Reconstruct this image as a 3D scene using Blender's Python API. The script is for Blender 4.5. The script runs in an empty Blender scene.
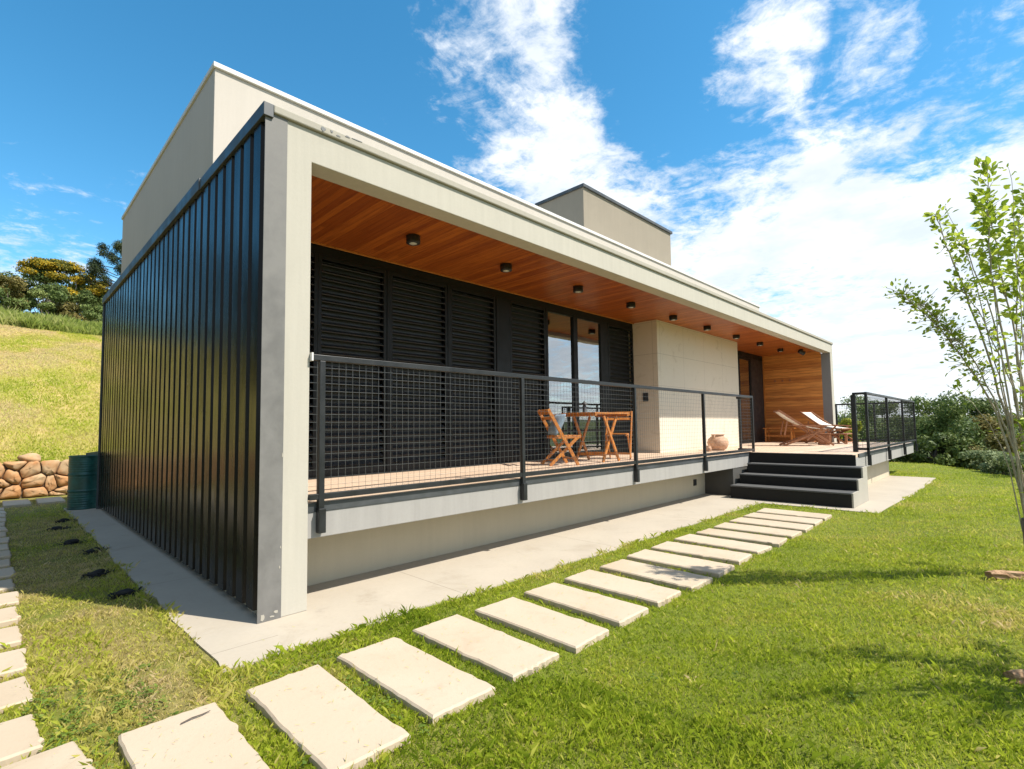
import bpy, bmesh, math, random
import numpy as np
from mathutils import Vector, Matrix
R_ = math.radians
random.seed(7)
rng = np.random.default_rng(11)
scn = bpy.context.scene
col = scn.collection

# ------------------------------------------------------------------ camera
CAM = np.array([-1.4969, -4.2824, 1.5])
F_ = Vector((0.71092474, 0.70082867, 0.05852504))
U_ = Vector((-0.03289091, -0.04999395, 0.99820779))
RT = Vector((0.70249854, -0.71157556, -0.01249104))
cd = bpy.data.cameras.new('camera')
cd.sensor_width = 36.0
cd.lens = 510.9426 * 36.0 / 1024.0
cd.shift_y = 12.934 / 1024.0
cd.clip_start = 0.05
cd.clip_end = 3000
cam = bpy.data.objects.new('camera', cd)
cam.matrix_world = Matrix(((RT.x, U_.x, -F_.x, CAM[0]), (RT.y, U_.y, -F_.y, CAM[1]), (RT.z, U_.z, -F_.z, CAM[2]), (0, 0, 0, 1)))
col.objects.link(cam)
scn.camera = cam

# ------------------------------------------------------------------ node helper
class NT:
    def __init__(s, tree):
        s.t = tree; s.n = tree.nodes; s.l = tree.links
    def new(s, typ, ins=None, **kw):
        nd = s.n.new(typ)
        for k, v in kw.items():
            setattr(nd, k, v)
        if ins:
            for k, v in ins.items():
                s.set(nd, k, v)
        return nd
    def set(s, nd, k, v):
        sock = nd.inputs[k]
        if isinstance(v, bpy.types.NodeSocket):
            s.l.new(v, sock)
        elif isinstance(v, bpy.types.Node):
            s.l.new(v.outputs[0], sock)
        else:
            if isinstance(v, (tuple, list)) and len(v) == 3 and sock.type == 'RGBA':
                v = (*v, 1)
            sock.default_value = v
    def math(s, op, a, b=0.0, clamp=False):
        nd = s.n.new('ShaderNodeMath'); nd.operation = op; nd.use_clamp = clamp
        s.set(nd, 0, a); s.set(nd, 1, b); return nd.outputs[0]
    def vmath(s, op, a, b=None):
        nd = s.n.new('ShaderNodeVectorMath'); nd.operation = op
        s.set(nd, 0, a)
        if b is not None: s.set(nd, 1, b)
        return nd.outputs['Value'] if op in ('DOT_PRODUCT', 'LENGTH', 'DISTANCE') else nd.outputs[0]
    def mix(s, f, a, b, blend='MIX'):
        nd = s.n.new('ShaderNodeMix'); nd.data_type = 'RGBA'; nd.blend_type = blend
        s.set(nd, 0, f); s.set(nd, 6, a); s.set(nd, 7, b); return nd.outputs[2]
    def ss(s, v, a, b, lo=0.0, hi=1.0, typ='SMOOTHSTEP'):
        nd = s.n.new('ShaderNodeMapRange'); nd.interpolation_type = typ
        s.set(nd, 0, v); s.set(nd, 1, a); s.set(nd, 2, b); s.set(nd, 3, lo); s.set(nd, 4, hi)
        return nd.outputs[0]
    def noise(s, vec, scale, detail=4, rough=.55, dist=0.0, lac=2.0):
        nd = s.new('ShaderNodeTexNoise', {'Scale': scale, 'Detail': detail, 'Roughness': rough, 'Distortion': dist, 'Lacunarity': lac})
        if vec is not None: s.set(nd, 'Vector', vec)
        return nd.outputs['Fac']
    def mapping(s, vec, scale=(1, 1, 1), loc=(0, 0, 0), rot=(0, 0, 0)):
        nd = s.new('ShaderNodeMapping', {'Vector': vec, 'Location': loc, 'Rotation': rot, 'Scale': scale})
        return nd.outputs[0]

# ------------------------------------------------------------------ world, sun, exposure
SUN_EL = 52.5
to_sun = Vector((0.447 * math.cos(R_(SUN_EL)), -0.894 * math.cos(R_(SUN_EL)), math.sin(R_(SUN_EL)))).normalized()
SUN_AZ = math.atan2(to_sun.x, to_sun.y)       # clockwise from +Y
world = bpy.data.worlds.new('World'); scn.world = world; world.use_nodes = True
W = NT(world.node_tree); W.n.clear()
sky = W.new('ShaderNodeTexSky', sky_type='NISHITA', sun_disc=False)
sky.sun_elevation = R_(SUN_EL); sky.sun_rotation = SUN_AZ
sky.altitude = 900; sky.air_density = 1.0; sky.dust_density = 0.4; sky.ozone_density = 2.0
skyc = W.new('ShaderNodeHueSaturation', {'Color': sky.outputs[0], 'Hue': .483, 'Saturation': 1.30, 'Value': 1.92}).outputs[0]
tc = W.new('ShaderNodeTexCoord')
D = W.vmath('NORMALIZE', tc.outputs['Generated'])
sx = W.new('ShaderNodeSeparateXYZ', {0: D})
dx, dy, dz = sx.outputs
zz = W.math('ADD', W.math('MAXIMUM', dz, 0.0), 0.10)
px = W.math('DIVIDE', dx, zz); py = W.math('DIVIDE', dy, zz)
P = W.new('ShaderNodeCombineXYZ', {0: px, 1: py, 2: 0.37}).outputs[0]
n1 = W.noise(P, 1.5, 9, .60, .35)
n2 = W.noise(P, 6.0, 7, .66, .5)
n3 = W.noise(P, 21.0, 5, .65, .3)
nn = W.math('ADD', W.math('ADD', W.math('MULTIPLY', n1, .34), W.math('MULTIPLY', n2, .42)), W.math('MULTIPLY', n3, .24))
SKYBLOBS = [  # direction (x, y, z), inner and outer angular size (cosines), weight
    ((.949, .042, .22), .985, .90, .33), ((.92, .24, .30), .992, .93, .31), ((.99, -.12, .13), .985, .80, .33),
    ((.585, .535, .62), .9955, .960, .255), ((.675, .515, .538), .996, .955, .25), ((.758, .474, .449), .994, .952, .27), ((.84, .42, .34), .99, .95, .28), ((.87, .30, .40), .996, .97, .25),
    ((.803, .245, .543), .9994, .9930, .20), ((.844, .123, .522), .9996, .9955, .11), ((.872, -.014, .488), .9996, .9960, .09),
    ((.114, .925, .363), .9993, .994, .085), ((.032, .926, .377), .9995, .995, .06), ((.04, .972, .225), .9990, .9935, .17),
    ((.55, -.83, .2), .97, .70, .26), ((-.75, -.6, .35), .97, .60, .26), ((-.1, -.3, .95), .97, .72, .26)]  # final pair: unseen clouds added behind the camera and overhead to whiten ambient light
SKYGAPS = [((.81, .32, .500), .997, .978, .14), ((.880, .04, .465), .998, .982, .20), ((.721, .322, .613), .995, .975, .22), ((.42, .67, .60), .99, .968, .12)]
cov = None
for d, a, b, w in SKYBLOBS:
    v = Vector(d).normalized()
    dd = W.vmath('DOT_PRODUCT', D, tuple(v))
    m = W.ss(dd, b, a, 0.0, w)
    cov = m if cov is None else W.math('MAXIMUM', cov, m)
for d, a, b, w in SKYGAPS:
    dd = W.vmath('DOT_PRODUCT', D, tuple(Vector(d).normalized()))
    cov = W.math('SUBTRACT', cov, W.ss(dd, b, a, 0.0, w))
for d, a, b, w in SKYBLOBS[8:11]:
    dd = W.vmath('DOT_PRODUCT', D, tuple(Vector(d).normalized()))
    cov = W.math('MAXIMUM', cov, W.ss(dd, b, a, 0.0, w))
dens = W.ss(W.math('ADD', nn, cov), .590, .785)
horizon = W.ss(dz, 0.0, .13, .55, 0.0)
dens = W.math('MAXIMUM', dens, horizon)
cl_shade = W.ss(W.noise(W.mapping(P, (1, 1, 1), (.08, -.16, 0)), 3.0, 6, .6), .3, .75)
ccol = W.mix(cl_shade, (7.2, 7.9, 8.8), (10.2, 10.3, 10.4))
fin = W.mix(W.math('MULTIPLY', dens, .94), skyc, ccol)
bg = W.new('ShaderNodeBackground', {'Color': fin, 'Strength': 0.074})
W.l.new(bg.outputs[0], W.new('ShaderNodeOutputWorld').inputs[0])

sl = bpy.data.lights.new('sun', 'SUN'); sl.energy = 4.5; sl.angle = R_(.53); sl.color = (1.0, .94, .84)
sun = bpy.data.objects.new('sun', sl); col.objects.link(sun)
sun.rotation_euler = (-to_sun).to_track_quat('-Z', 'Y').to_euler(); sun.location = (10, -20, 30)

vs = scn.view_settings
vs.view_transform = 'Standard'; vs.look = 'None'; vs.exposure = 0.75; vs.gamma = 1.0; vs.use_curve_mapping = False
scn.cycles.max_bounces = 8; scn.cycles.transparent_max_bounces = 16
scn.cycles.sample_clamp_indirect = 6

# ------------------------------------------------------------------ materials
M = {}
def mat(name):
    m = bpy.data.materials.new(name); m.use_nodes = True
    N = NT(m.node_tree); N.n.clear()
    out = N.new('ShaderNodeOutputMaterial')
    bs = N.new('ShaderNodeBsdfPrincipled')
    N.l.new(bs.outputs[0], out.inputs[0])
    M[name] = m
    return m, N, bs, out
def objc(N): return N.new('ShaderNodeTexCoord').outputs['Object']
def geo(N): return N.new('ShaderNodeNewGeometry').outputs['Position']
def bump(N, bs, h, strength=.3, dist=.01):
    b = N.new('ShaderNodeBump', {'Height': h, 'Strength': strength, 'Distance': dist})
    N.l.new(b.outputs[0], bs.inputs['Normal'])

def plaster(name, c, var=.12, rough=.85, streak=.1, fine=60, stain=.0, bumpk=.25):
    m, N, bs, o = mat(name); p = geo(N)
    a = N.noise(p, 1.3, 6, .6, .3); b = N.noise(p, fine, 4, .7)
    s = N.noise(N.mapping(p, (6, 6, .35)), 2.2, 5, .6)
    k = N.math('ADD', N.math('MULTIPLY', a, var), N.math('MULTIPLY', b, var * .55))
    k = N.math('ADD', k, N.math('MULTIPLY', s, streak))
    k = N.math('ADD', k, 1 - (var * 1.55 + streak) / 2)
    N.set(bs, 'Specular IOR Level', .25)
    base = N.mix(1.0, (*c, 1), N.new('ShaderNodeCombineXYZ', {0: k, 1: k, 2: k}).outputs[0], 'MULTIPLY')
    if stain:
        st = N.ss(N.noise(p, 3.1, 7, .7), .58, .75, 0, stain)
        base = N.mix(st, base, tuple(x * .55 for x in c))
    N.set(bs, 'Base Color', base); N.set(bs, 'Roughness', rough)
    bump(N, bs, N.math('ADD', N.math('MULTIPLY', b, .5), a), bumpk, .006)
    return m
plaster('concrete_cream', (.430, .403, .345), .18, .88, .20, 45, .12)
plaster('concrete_coping', (.36, .335, .285), .22, .9, .12, 30, .35)
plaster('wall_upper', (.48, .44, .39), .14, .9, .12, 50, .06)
plaster('coping_white', (.62, .61, .59), .05, .6, .04, 30)
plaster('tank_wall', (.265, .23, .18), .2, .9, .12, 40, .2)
plaster('concrete_floor', (.405, .355, .285), .26, .85, .0, 25, .38)
def apron_joints():
    m = M['concrete_floor']; N = NT(m.node_tree); bs = [n for n in N.n if n.type == 'BSDF_PRINCIPLED'][0]
    old = bs.inputs['Base Color'].links[0].from_socket; p = geo(N)
    s = N.new('ShaderNodeSeparateXYZ', {0: p})
    jx = N.math('LESS_THAN', N.math('FRACT', N.math('DIVIDE', N.math('ADD', s.outputs[0], .9), 2.45)), .0030)
    jy = N.math('MULTIPLY', N.math('LESS_THAN', N.math('FRACT', N.math('DIVIDE', N.math('ADD', s.outputs[1], .35), 2.2)), .0030), N.math('LESS_THAN', s.outputs[0], 0.02))
    mud = N.math('MULTIPLY', N.ss(N.noise(p, 1.7, 7, .72, .6), .52, .78), .42)
    c = N.mix(mud, old, (.24, .19, .13))
    spot = N.ss(N.noise(p, 26, 3, .6), .70, .76, 0, .5)
    c = N.mix(spot, c, (.15, .12, .08))
    c = N.mix(N.math('MULTIPLY', N.math('MAXIMUM', jx, jy), .55), c, (.10, .085, .065))
    N.l.new(c, bs.inputs['Base Color'])
apron_joints()
plaster('beam_grey', (.31, .297, .28), .20, .75, .34, 35)
plaster('base_wall', (.50, .435, .325), .16, .9, .14, 40, .15)
plaster('stair_dark', (.014, .0135, .0125), .3, .7, .05, 60)
plaster('stair_edge', (.085, .085, .084), .25, .75, .05, 60)
plaster('end_wall_grey', (.20, .20, .205), .15, .85, .1, 40)
plaster('plinth_dark', (.075, .072, .065), .2, .85, .1, 40)
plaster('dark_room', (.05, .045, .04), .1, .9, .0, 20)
plaster('mortar', (.16, .11, .07), .4, .95, .0, 30)

def block_wall():
    m, N, bs, o = mat('limestone_tile'); p = geo(N)
    a = N.noise(p, 1.6, 6, .6, .6); b = N.noise(N.mapping(p, (1, 1, 3.5)), 6, 5, .65)
    k = N.math('ADD', N.math('MULTIPLY', a, .22), N.math('MULTIPLY', b, .16))
    base = N.mix(k, (.62, .55, .44), (.80, .75, .65))
    s = N.new('ShaderNodeSeparateXYZ', {0: p})
    def joint(v, per, off):
        f = N.math('FRACT', N.math('DIVIDE', N.math('ADD', v, off), per))
        return N.math('LESS_THAN', f, .006 / per)
    j = N.math('MAXIMUM', joint(N.math('ADD', s.outputs[0], s.outputs[1]), 1.16, .9), joint(s.outputs[2], .74, .55))
    base = N.mix(N.ss(N.noise(p, 3.5, 8, .7, 1.2), .56, .66, 0, .35), base, (.44, .37, .27))
    base = N.mix(N.math('MULTIPLY', j, .8), base, (.26, .22, .17))
    N.set(bs, 'Base Color', base); N.set(bs, 'Roughness', .7)
    bump(N, bs, N.math('SUBTRACT', b, j), .2, .004)
block_wall()

def metal(name, c, rough, spec=.5, var=.2, metallic=0.0, coat=0.0, scale=4):
    m, N, bs, o = mat(name); p = geo(N)
    a = N.noise(p, scale, 6, .65, .2)
    k = N.ss(a, .3, .7, 1 - var, 1 + var)
    N.set(bs, 'Base Color', N.mix(1.0, (*c, 1), N.new('ShaderNodeCombineXYZ', {0: k, 1: k, 2: k}).outputs[0], 'MULTIPLY'))
    N.set(bs, 'Roughness', N.ss(a, .3, .7, rough * .8, rough * 1.25)); N.set(bs, 'Metallic', metallic)
    N.set(bs, 'Specular IOR Level', spec); N.set(bs, 'Coat Weight', coat)
    N.set(bs, 'Coat Roughness', .12)
    return m
def cladding():
    m, N, bs, o = mat('black_cladding'); p = geo(N)
    a = N.noise(N.mapping(p, (3, 3, .6)), 1.5, 5, .6)
    s = N.new('ShaderNodeSeparateXYZ', {0: p})
    dust = N.math('MULTIPLY', N.ss(s.outputs[2], .9, .05), N.noise(p, 5, 6, .7))
    base = N.mix(N.math('MULTIPLY', dust, .25), (.007, .0075, .008), (.07, .05, .03))
    N.set(bs, 'Base Color', base); N.set(bs, 'Roughness', N.ss(a, .3, .7, .16, .32)); N.set(bs, 'Specular IOR Level', .16)
    bump(N, bs, N.noise(N.mapping(p, (1, 1, .25)), 1.6, 3, .5), .12, .02)
cladding()
metal('black_metal', (.013, .0145, .0155), .42, .45, .25)
metal('shutter_metal', (.009, .0098, .0105), .5, .25, .15)
metal('louvre_metal', (.026, .028, .030), .5, .3, .15)
metal('steel_angle', (.165, .16, .152), .6, .3, .18, .1, 0, 3)
metal('cap_metal', (.055, .060, .064), .45, .5, .2)
metal('wire_galv', (.16, .165, .165), .4, .5, .1, .6)
metal('drum_paint', (.012, .080, .068), .42, .5, .3, 0, .1, 6)
metal('drum_rim', (.30, .30, .24), .5, .5, .4, .4, 0, 12)
metal('lens_glass', (.55, .55, .50), .15, .6, .05)
metal('plastic_dark', (.02, .02, .022), .5)

def planks(name, c1, c2, c3, axis_len, axis_w, width, rough=.45, gap=.004, lenp=2.4, grain=1.0):
    """wooden boards: axis_len runs along the boards, axis_w across them (0,1,2)"""
    m, N, bs, o = mat(name); p = geo(N)
    s = N.new('ShaderNodeSeparateXYZ', {0: p})
    w = N.math('DIVIDE', s.outputs[axis_w], width)
    idx = N.math('FLOOR', w); fr = N.math('FRACT', w)
    wn = N.new('ShaderNodeTexWhiteNoise', noise_dimensions='1D', ); N.set(wn, 'W', idx)
    lp = N.math('ADD', N.math('DIVIDE', s.outputs[axis_len], lenp), N.math('MULTIPLY', wn.outputs['Value'], 7.3))
    idl = N.math('FLOOR', lp); frl = N.math('FRACT', lp)
    wn2 = N.new('ShaderNodeTexWhiteNoise', noise_dimensions='2D')
    N.set(wn2, 'Vector', N.new('ShaderNodeCombineXYZ', {0: idx, 1: idl}).outputs[0])
    r = wn2.outputs['Value']
    sc = [16, 16, 16]; sc[axis_len] = .9
    off = N.new('ShaderNodeCombineXYZ', {0: N.math('MULTIPLY', r, 31), 1: N.math('MULTIPLY', r, 17), 2: N.math('MULTIPLY', r, 23)}).outputs[0]
    gv = N.vmath('ADD', N.mapping(p, tuple(sc)), off)
    g = N.noise(gv, 1.6, 6, .65, .5 * grain)
    base = N.mix(N.ss(r, .1, .95), c1, c2)
    base = N.mix(N.ss(g, .40, .72, 0, .75), base, c3)
    gp = N.math('MAXIMUM', N.math('LESS_THAN', fr, gap / width), N.math('LESS_THAN', frl, gap * .6 / lenp))
    base = N.mix(N.math('MULTIPLY', gp, .8), base, tuple(x * .12 for x in c3))
    N.set(bs, 'Base Color', base); N.set(bs, 'Roughness', N.ss(g, .3, .7, rough * .85, rough * 1.2))
    bump(N, bs, N.math('SUBTRACT', N.math('MULTIPLY', g, .25), gp), .35, .004)
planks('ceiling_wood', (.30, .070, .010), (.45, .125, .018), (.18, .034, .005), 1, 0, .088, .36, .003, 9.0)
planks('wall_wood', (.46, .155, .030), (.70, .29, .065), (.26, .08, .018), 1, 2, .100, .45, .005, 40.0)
planks('deck_wood', (.58, .43, .31), (.64, .50, .38), (.48, .34, .23), 0, 1, .14, .55, .006, 2.2, .6)
def wood(name, c1, c2, rough=.4, sc=(3, 3, 3)):
    m, N, bs, o = mat(name); p = objc(N)
    g = N.noise(N.mapping(p, sc), 7, 6, .65, 1.2)
    N.set(bs, 'Base Color', N.mix(N.ss(g, .3, .7), c1, c2)); N.set(bs, 'Roughness', rough)
    bump(N, bs, g, .1, .002)
wood('chair_wood', (.34, .105, .018), (.55, .22, .045), .38)
wood('brown_wood', (.22, .085, .035), (.36, .16, .075), .5)
wood('bark', (.13, .095, .065), (.27, .21, .15), .9, (6, 6, 2))
wood('bark_pale', (.30, .25, .19), (.48, .42, .33), .85, (10, 10, 3))
wood('bark_dark', (.06, .045, .035), (.12, .09, .07), .9, (3, 3, 1))
wood('log_wood', (.22, .11, .05), (.42, .27, .15), .85, (3, 9, 9))
wood('clay', (.42, .22, .13), (.60, .40, .27), .7, (2, 2, 3))
def fabric(name, c, sc=120):
    m, N, bs, o = mat(name); p = objc(N)
    g = N.noise(p, sc, 3, .7); a = N.noise(p, 6, 4)
    N.set(bs, 'Base Color', N.mix(g, tuple(x * .8 for x in c), c)); N.set(bs, 'Roughness', .95)
    bump(N, bs, N.math('ADD', g, a), .3, .004)
fabric('canvas', (.80, .77, .71)); fabric('cushion', (.22, .30, .38))

def glass_pane():
    m, N, bs, o = mat('window_glass')
    N.n.remove(bs)
    tr = N.new('ShaderNodeBsdfTransparent', {'Color': (.62, .66, .66)})
    gl = N.new('ShaderNodeBsdfGlossy', {'Color': (.92, .95, .97), 'Roughness': .008})
    p = geo(N)
    b = N.new('ShaderNodeBump', {'Height': N.noise(p, 1.1, 2), 'Strength': .05, 'Distance': .05})
    N.l.new(b.outputs[0], gl.inputs['Normal'])
    fr = N.new('ShaderNodeFresnel', {'IOR': 1.55}).outputs[0]
    f = N.math('ADD', N.math('MULTIPLY', fr, .75), .38, True)
    mx = N.new('ShaderNodeMixShader', {0: f, 1: tr.outputs[0], 2: gl.outputs[0]})
    N.l.new(mx.outputs[0], o.inputs[0])
glass_pane()

def stone(name, c1, c2, c3, sc=5, bk=.4):
    m, N, bs, o = mat(name); p = geo(N)
    a = N.noise(p, sc, 7, .62, .3); b = N.noise(p, sc * 9, 5, .7); c = N.noise(p, 2.3 if name == 'rubble' else 1.1, 3)
    base = N.mix(N.ss(c, .35, .65), c1, c2)
    base = N.mix(N.ss(a, .52, .74, 0, .6), base, c3)
    base = N.mix(N.ss(b, .55, .8, 0, .25), base, tuple(x * .6 for x in c3))
    if name == 'paver':
        rnd = N.new('ShaderNodeObjectInfo').outputs['Random']
        base = N.mix(N.ss(rnd, 0, 1, 0, .55), base, (.50, .40, .30))
        base = N.mix(N.ss(N.noise(p, 2.2, 7, .75, .8), .55, .80, 0, .45), base, (.30, .22, .13))
        base = N.mix(N.ss(N.noise(p, 55, 3, .6), .68, .74, 0, .5), base, (.22, .17, .11))
    N.set(bs, 'Base Color', base); N.set(bs, 'Roughness', .88)
    bump(N, bs, N.math('ADD', a, N.math('MULTIPLY', b, .4)), bk, .008)
stone('paver', (.425, .340, .240), (.46, .385, .285), (.34, .255, .165), 4)
stone('rubble', (.42, .20, .075), (.44, .30, .17), (.26, .11, .04), 5, .9)
stone('soil_clod', (.012, .012, .013), (.022, .021, .021), (.03, .028, .026), 14, .9)

def lawn_mat():
    m, N, bs, o = mat('lawn_ground'); p = geo(N)
    s = N.new('ShaderNodeSeparateXYZ', {0: p})
    a = N.noise(p, .9, 6, .6, .3); b = N.noise(p, 14, 6, .75); c = N.noise(p, 60, 4, .7)
    g = N.mix(N.ss(b, .35, .68), (.10, .13, .014), (.20, .24, .03))
    g = N.mix(N.ss(c, .45, .75, 0, .6), g, (.17, .13, .06))
    dry = N.mix(N.ss(b, .35, .68), (.17, .13, .045), (.34, .27, .11))
    k = N.math('MULTIPLY', N.ss(s.outputs[0], 1.2, -1.2), N.ss(a, .30, .62))
    g = N.mix(k, g, dry)
    far = N.ss(N.vmath('LENGTH', p), 26, 60)
    fc = N.mix(N.ss(N.noise(p, .04, 6, .6), .4, .6), (.035, .055, .018), (.09, .11, .03))
    g = N.mix(far, g, fc)
    N.set(bs, 'Base Color', g); N.set(bs, 'Roughness', .95); N.set(bs, 'Specular IOR Level', .15)
    bump(N, bs, N.math('ADD', b, c), .6, .03)
lawn_mat()
def hill_mat():
    m, N, bs, o = mat('hill_ground'); p = geo(N)
    a = N.noise(N.mapping(p, (1, .45, .45)), .55, 7, .62, .8); b = N.noise(p, 5, 6, .75); c = N.noise(p, 30, 4, .7)
    g = N.mix(N.ss(b, .35, .68), (.27, .25, .05), (.42, .37, .11))
    g = N.mix(N.ss(a, .46, .62, 0, .8), g, (.48, .36, .14))
    g = N.mix(N.ss(c, .55, .8, 0, .45), g, (.09, .10, .02))
    s = N.new('ShaderNodeSeparateXYZ', {0: p})
    N.set(bs, 'Base Color', g); N.set(bs, 'Roughness', .95); N.set(bs, 'Specular IOR Level', .12)
    bump(N, bs, N.math('ADD', b, c), .7, .05)
hill_mat()

def blade_mat(name, ramp, trans=.35, rough=.6):
    m, N, bs, o = mat(name)
    at = N.new('ShaderNodeAttribute', attribute_name='tint').outputs['Fac']
    cr = N.new('ShaderNodeValToRGB', {0: at}).color_ramp
    nd = [n for n in N.n if n.type == 'VALTORGB'][0]
    while len(cr.elements) < len(ramp): cr.elements.new(.5)
    for e, (pos, c) in zip(cr.elements, ramp):
        e.position = pos; e.color = (*c, 1)
    N.set(bs, 'Base Color', nd.outputs[0]); N.set(bs, 'Roughness', rough); N.set(bs, 'Specular IOR Level', .25)
    tl = N.new('ShaderNodeBsdfTranslucent', {'Color': nd.outputs[0]})
    mx = N.new('ShaderNodeMixShader', {0: trans, 1: bs.outputs[0], 2: tl.outputs[0]})
    N.l.new(mx.outputs[0], o.inputs[0])
blade_mat('grass_blade', [(0, (.21, .29, .020)), (.35, (.43, .50, .040)), (.62, (.54, .52, .10)), (.82, (.62, .52, .18)), (1, (.68, .54, .29))], .5)
blade_mat('tall_grass', [(0, (.13, .19, .03)), (.5, (.30, .36, .07)), (1, (.46, .46, .17))], .45)
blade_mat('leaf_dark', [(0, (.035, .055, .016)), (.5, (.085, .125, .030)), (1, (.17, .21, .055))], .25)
blade_mat('leaf_green', [(0, (.05, .085, .022)), (.5, (.14, .195, .05)), (1, (.27, .31, .10))], .3)
blade_mat('leaf_olive', [(0, (.09, .085, .025)), (.5, (.18, .16, .045)), (1, (.30, .24, .08))], .3)
blade_mat('leaf_pale', [(0, (.11, .15, .06)), (.5, (.24, .29, .13)), (1, (.38, .41, .22))], .3)
blade_mat('leaf_yellow', [(0, (.07, .09, .015)), (.40, (.19, .18, .022)), (.7, (.50, .33, .018)), (1, (.66, .42, .02))], .3)
blade_mat('leaf_bright', [(0, (.12, .18, .02)), (.5, (.30, .33, .03)), (1, (.45, .42, .05))], .35)
blade_mat('leaf_weed', [(0, (.06, .11, .015)), (.5, (.16, .23, .035)), (1, (.28, .33, .07))], .3)
blade_mat('leaf_sapling', [(0, (.16, .25, .02)), (.5, (.38, .48, .045)), (1, (.56, .62, .10))], .42, .45)
blade_mat('leaf_pine', [(0, (.014, .028, .014)), (.5, (.035, .055, .022)), (1, (.08, .10, .035))], .15)

# ------------------------------------------------------------------ object helpers
def tag(o, label=None, cat=None, group=None, kind=None):
    if label: o['label'] = label
    if cat: o['category'] = cat
    if group: o['group'] = group
    if kind: o['kind'] = kind
    return o
def empty(name, loc=(0, 0, 0), rz=0.0, label=None, cat=None, group=None):
    o = bpy.data.objects.new(name, None); o.location = loc; o.rotation_euler = (0, 0, rz)
    o.empty_display_size = .2
    col.objects.link(o); return tag(o, label, cat, group)
def copy_tree(o, parent=None):
    c = o.copy(); col.objects.link(c)
    if parent: c.parent = parent
    for ch in list(o.children): copy_tree(ch, c)
    return c

class MB:
    def __init__(s): s.v = []; s.f = []
    def add(s, vs, fs):
        k = len(s.v); s.v += [tuple(v) for v in vs]; s.f += [tuple(i + k for i in f) for f in fs]; return s
    def box(s, x0, x1, y0, y1, z0, z1):
        return s.add([(x0, y0, z0), (x1, y0, z0), (x1, y1, z0), (x0, y1, z0), (x0, y0, z1), (x1, y0, z1), (x1, y1, z1), (x0, y1, z1)],
                     [(0, 3, 2, 1), (4, 5, 6, 7), (0, 1, 5, 4), (1, 2, 6, 5), (2, 3, 7, 6), (3, 0, 4, 7)])
    def bar(s, a, b, w, h, side=(0, 1, 0)):
        a = Vector(a); b = Vector(b); d = (b - a).normalized(); sd = Vector(side)
        sd = (sd - d * sd.dot(d)).normalized(); up = d.cross(sd)
        vs = []
        for p in (a, b):
            for i, j in ((-1, -1), (1, -1), (1, 1), (-1, 1)):
                vs.append(p + sd * (w / 2 * i) + up * (h / 2 * j))
        return s.add(vs, [(0, 1, 2, 3), (7, 6, 5, 4), (0, 4, 5, 1), (1, 5, 6, 2), (2, 6, 7, 3), (3, 7, 4, 0)])
    def tube(s, pts, rad, n=8, cap=True):
        pts = [Vector(p) for p in pts]
        if not hasattr(rad, '__len__'): rad = [rad] * len(pts)
        k = len(s.v); ref = Vector((0, 0, 1))
        d0 = (pts[-1] - pts[0]).normalized()
        if abs(d0.z) > .8: ref = Vector((1, 0, 0))
        for i, p in enumerate(pts):
            d = (pts[min(i + 1, len(pts) - 1)] - pts[max(i - 1, 0)]).normalized()
            a = (ref - d * ref.dot(d)).normalized(); b = d.cross(a)
            for j in range(n):
                t = 2 * math.pi * j / n
                s.v.append(tuple(p + (a * math.cos(t) + b * math.sin(t)) * rad[i]))
        for i in range(len(pts) - 1):
            for j in range(n):
                j2 = (j + 1) % n
                s.f.append((k + i * n + j, k + i * n + j2, k + (i + 1) * n + j2, k + (i + 1) * n + j))
        if cap:
            s.f.append(tuple(k + j for j in reversed(range(n))))
            s.f.append(tuple(k + (len(pts) - 1) * n + j for j in range(n)))
        return s
    def lathe(s, prof, n=24, c=(0, 0, 0)):
        k = len(s.v)
        for r, z in prof:
            for j in range(n):
                t = 2 * math.pi * j / n
                s.v.append((c[0] + r * math.cos(t), c[1] + r * math.sin(t), c[2] + z))
        for i in range(len(prof) - 1):
            for j in range(n):
                j2 = (j + 1) % n
                s.f.append((k + i * n + j, k + i * n + j2, k + (i + 1) * n + j2, k + (i + 1) * n + j))
        s.f.append(tuple(k + j for j in reversed(range(n))))
        s.f.append(tuple(k + (len(prof) - 1) * n + j for j in range(n)))
        return s
    def build(s, name, m, parent=None, bevel=0.0, smooth=False, seg=2):
        me = bpy.data.meshes.new(name); me.from_pydata(s.v, [], s.f); me.update()
        me.materials.append(M[m] if isinstance(m, str) else m)
        o = bpy.data.objects.new(name, me); col.objects.link(o)
        if parent: o.parent = parent
        if bevel:
            bv = o.modifiers.new('bevel', 'BEVEL'); bv.width = bevel; bv.segments = seg; bv.limit_method = 'ANGLE'; bv.angle_limit = R_(35)
        if smooth:
            for p in me.polygons: p.use_smooth = True
        return o

def np_mesh(name, V, F, m, parent=None, tint=None, smooth=False):
    V = np.asarray(V, np.float32); F = np.asarray(F, np.int32); k = F.shape[1]
    me = bpy.data.meshes.new(name)
    me.vertices.add(len(V)); me.vertices.foreach_set('co', V.ravel())
    me.loops.add(F.size); me.loops.foreach_set('vertex_index', F.ravel())
    me.polygons.add(len(F)); me.polygons.foreach_set('loop_start', np.arange(0, F.size, k, dtype=np.int32))
    if smooth: me.polygons.foreach_set('use_smooth', np.ones(len(F), bool))
    me.update(calc_edges=True)
    if tint is not None:
        a = me.attributes.new('tint', 'FLOAT', 'POINT'); a.data.foreach_set('value', np.asarray(tint, np.float32))
    me.materials.append(M[m])
    o = bpy.data.objects.new(name, me); col.objects.link(o)
    if parent: o.parent = parent
    return o

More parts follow.
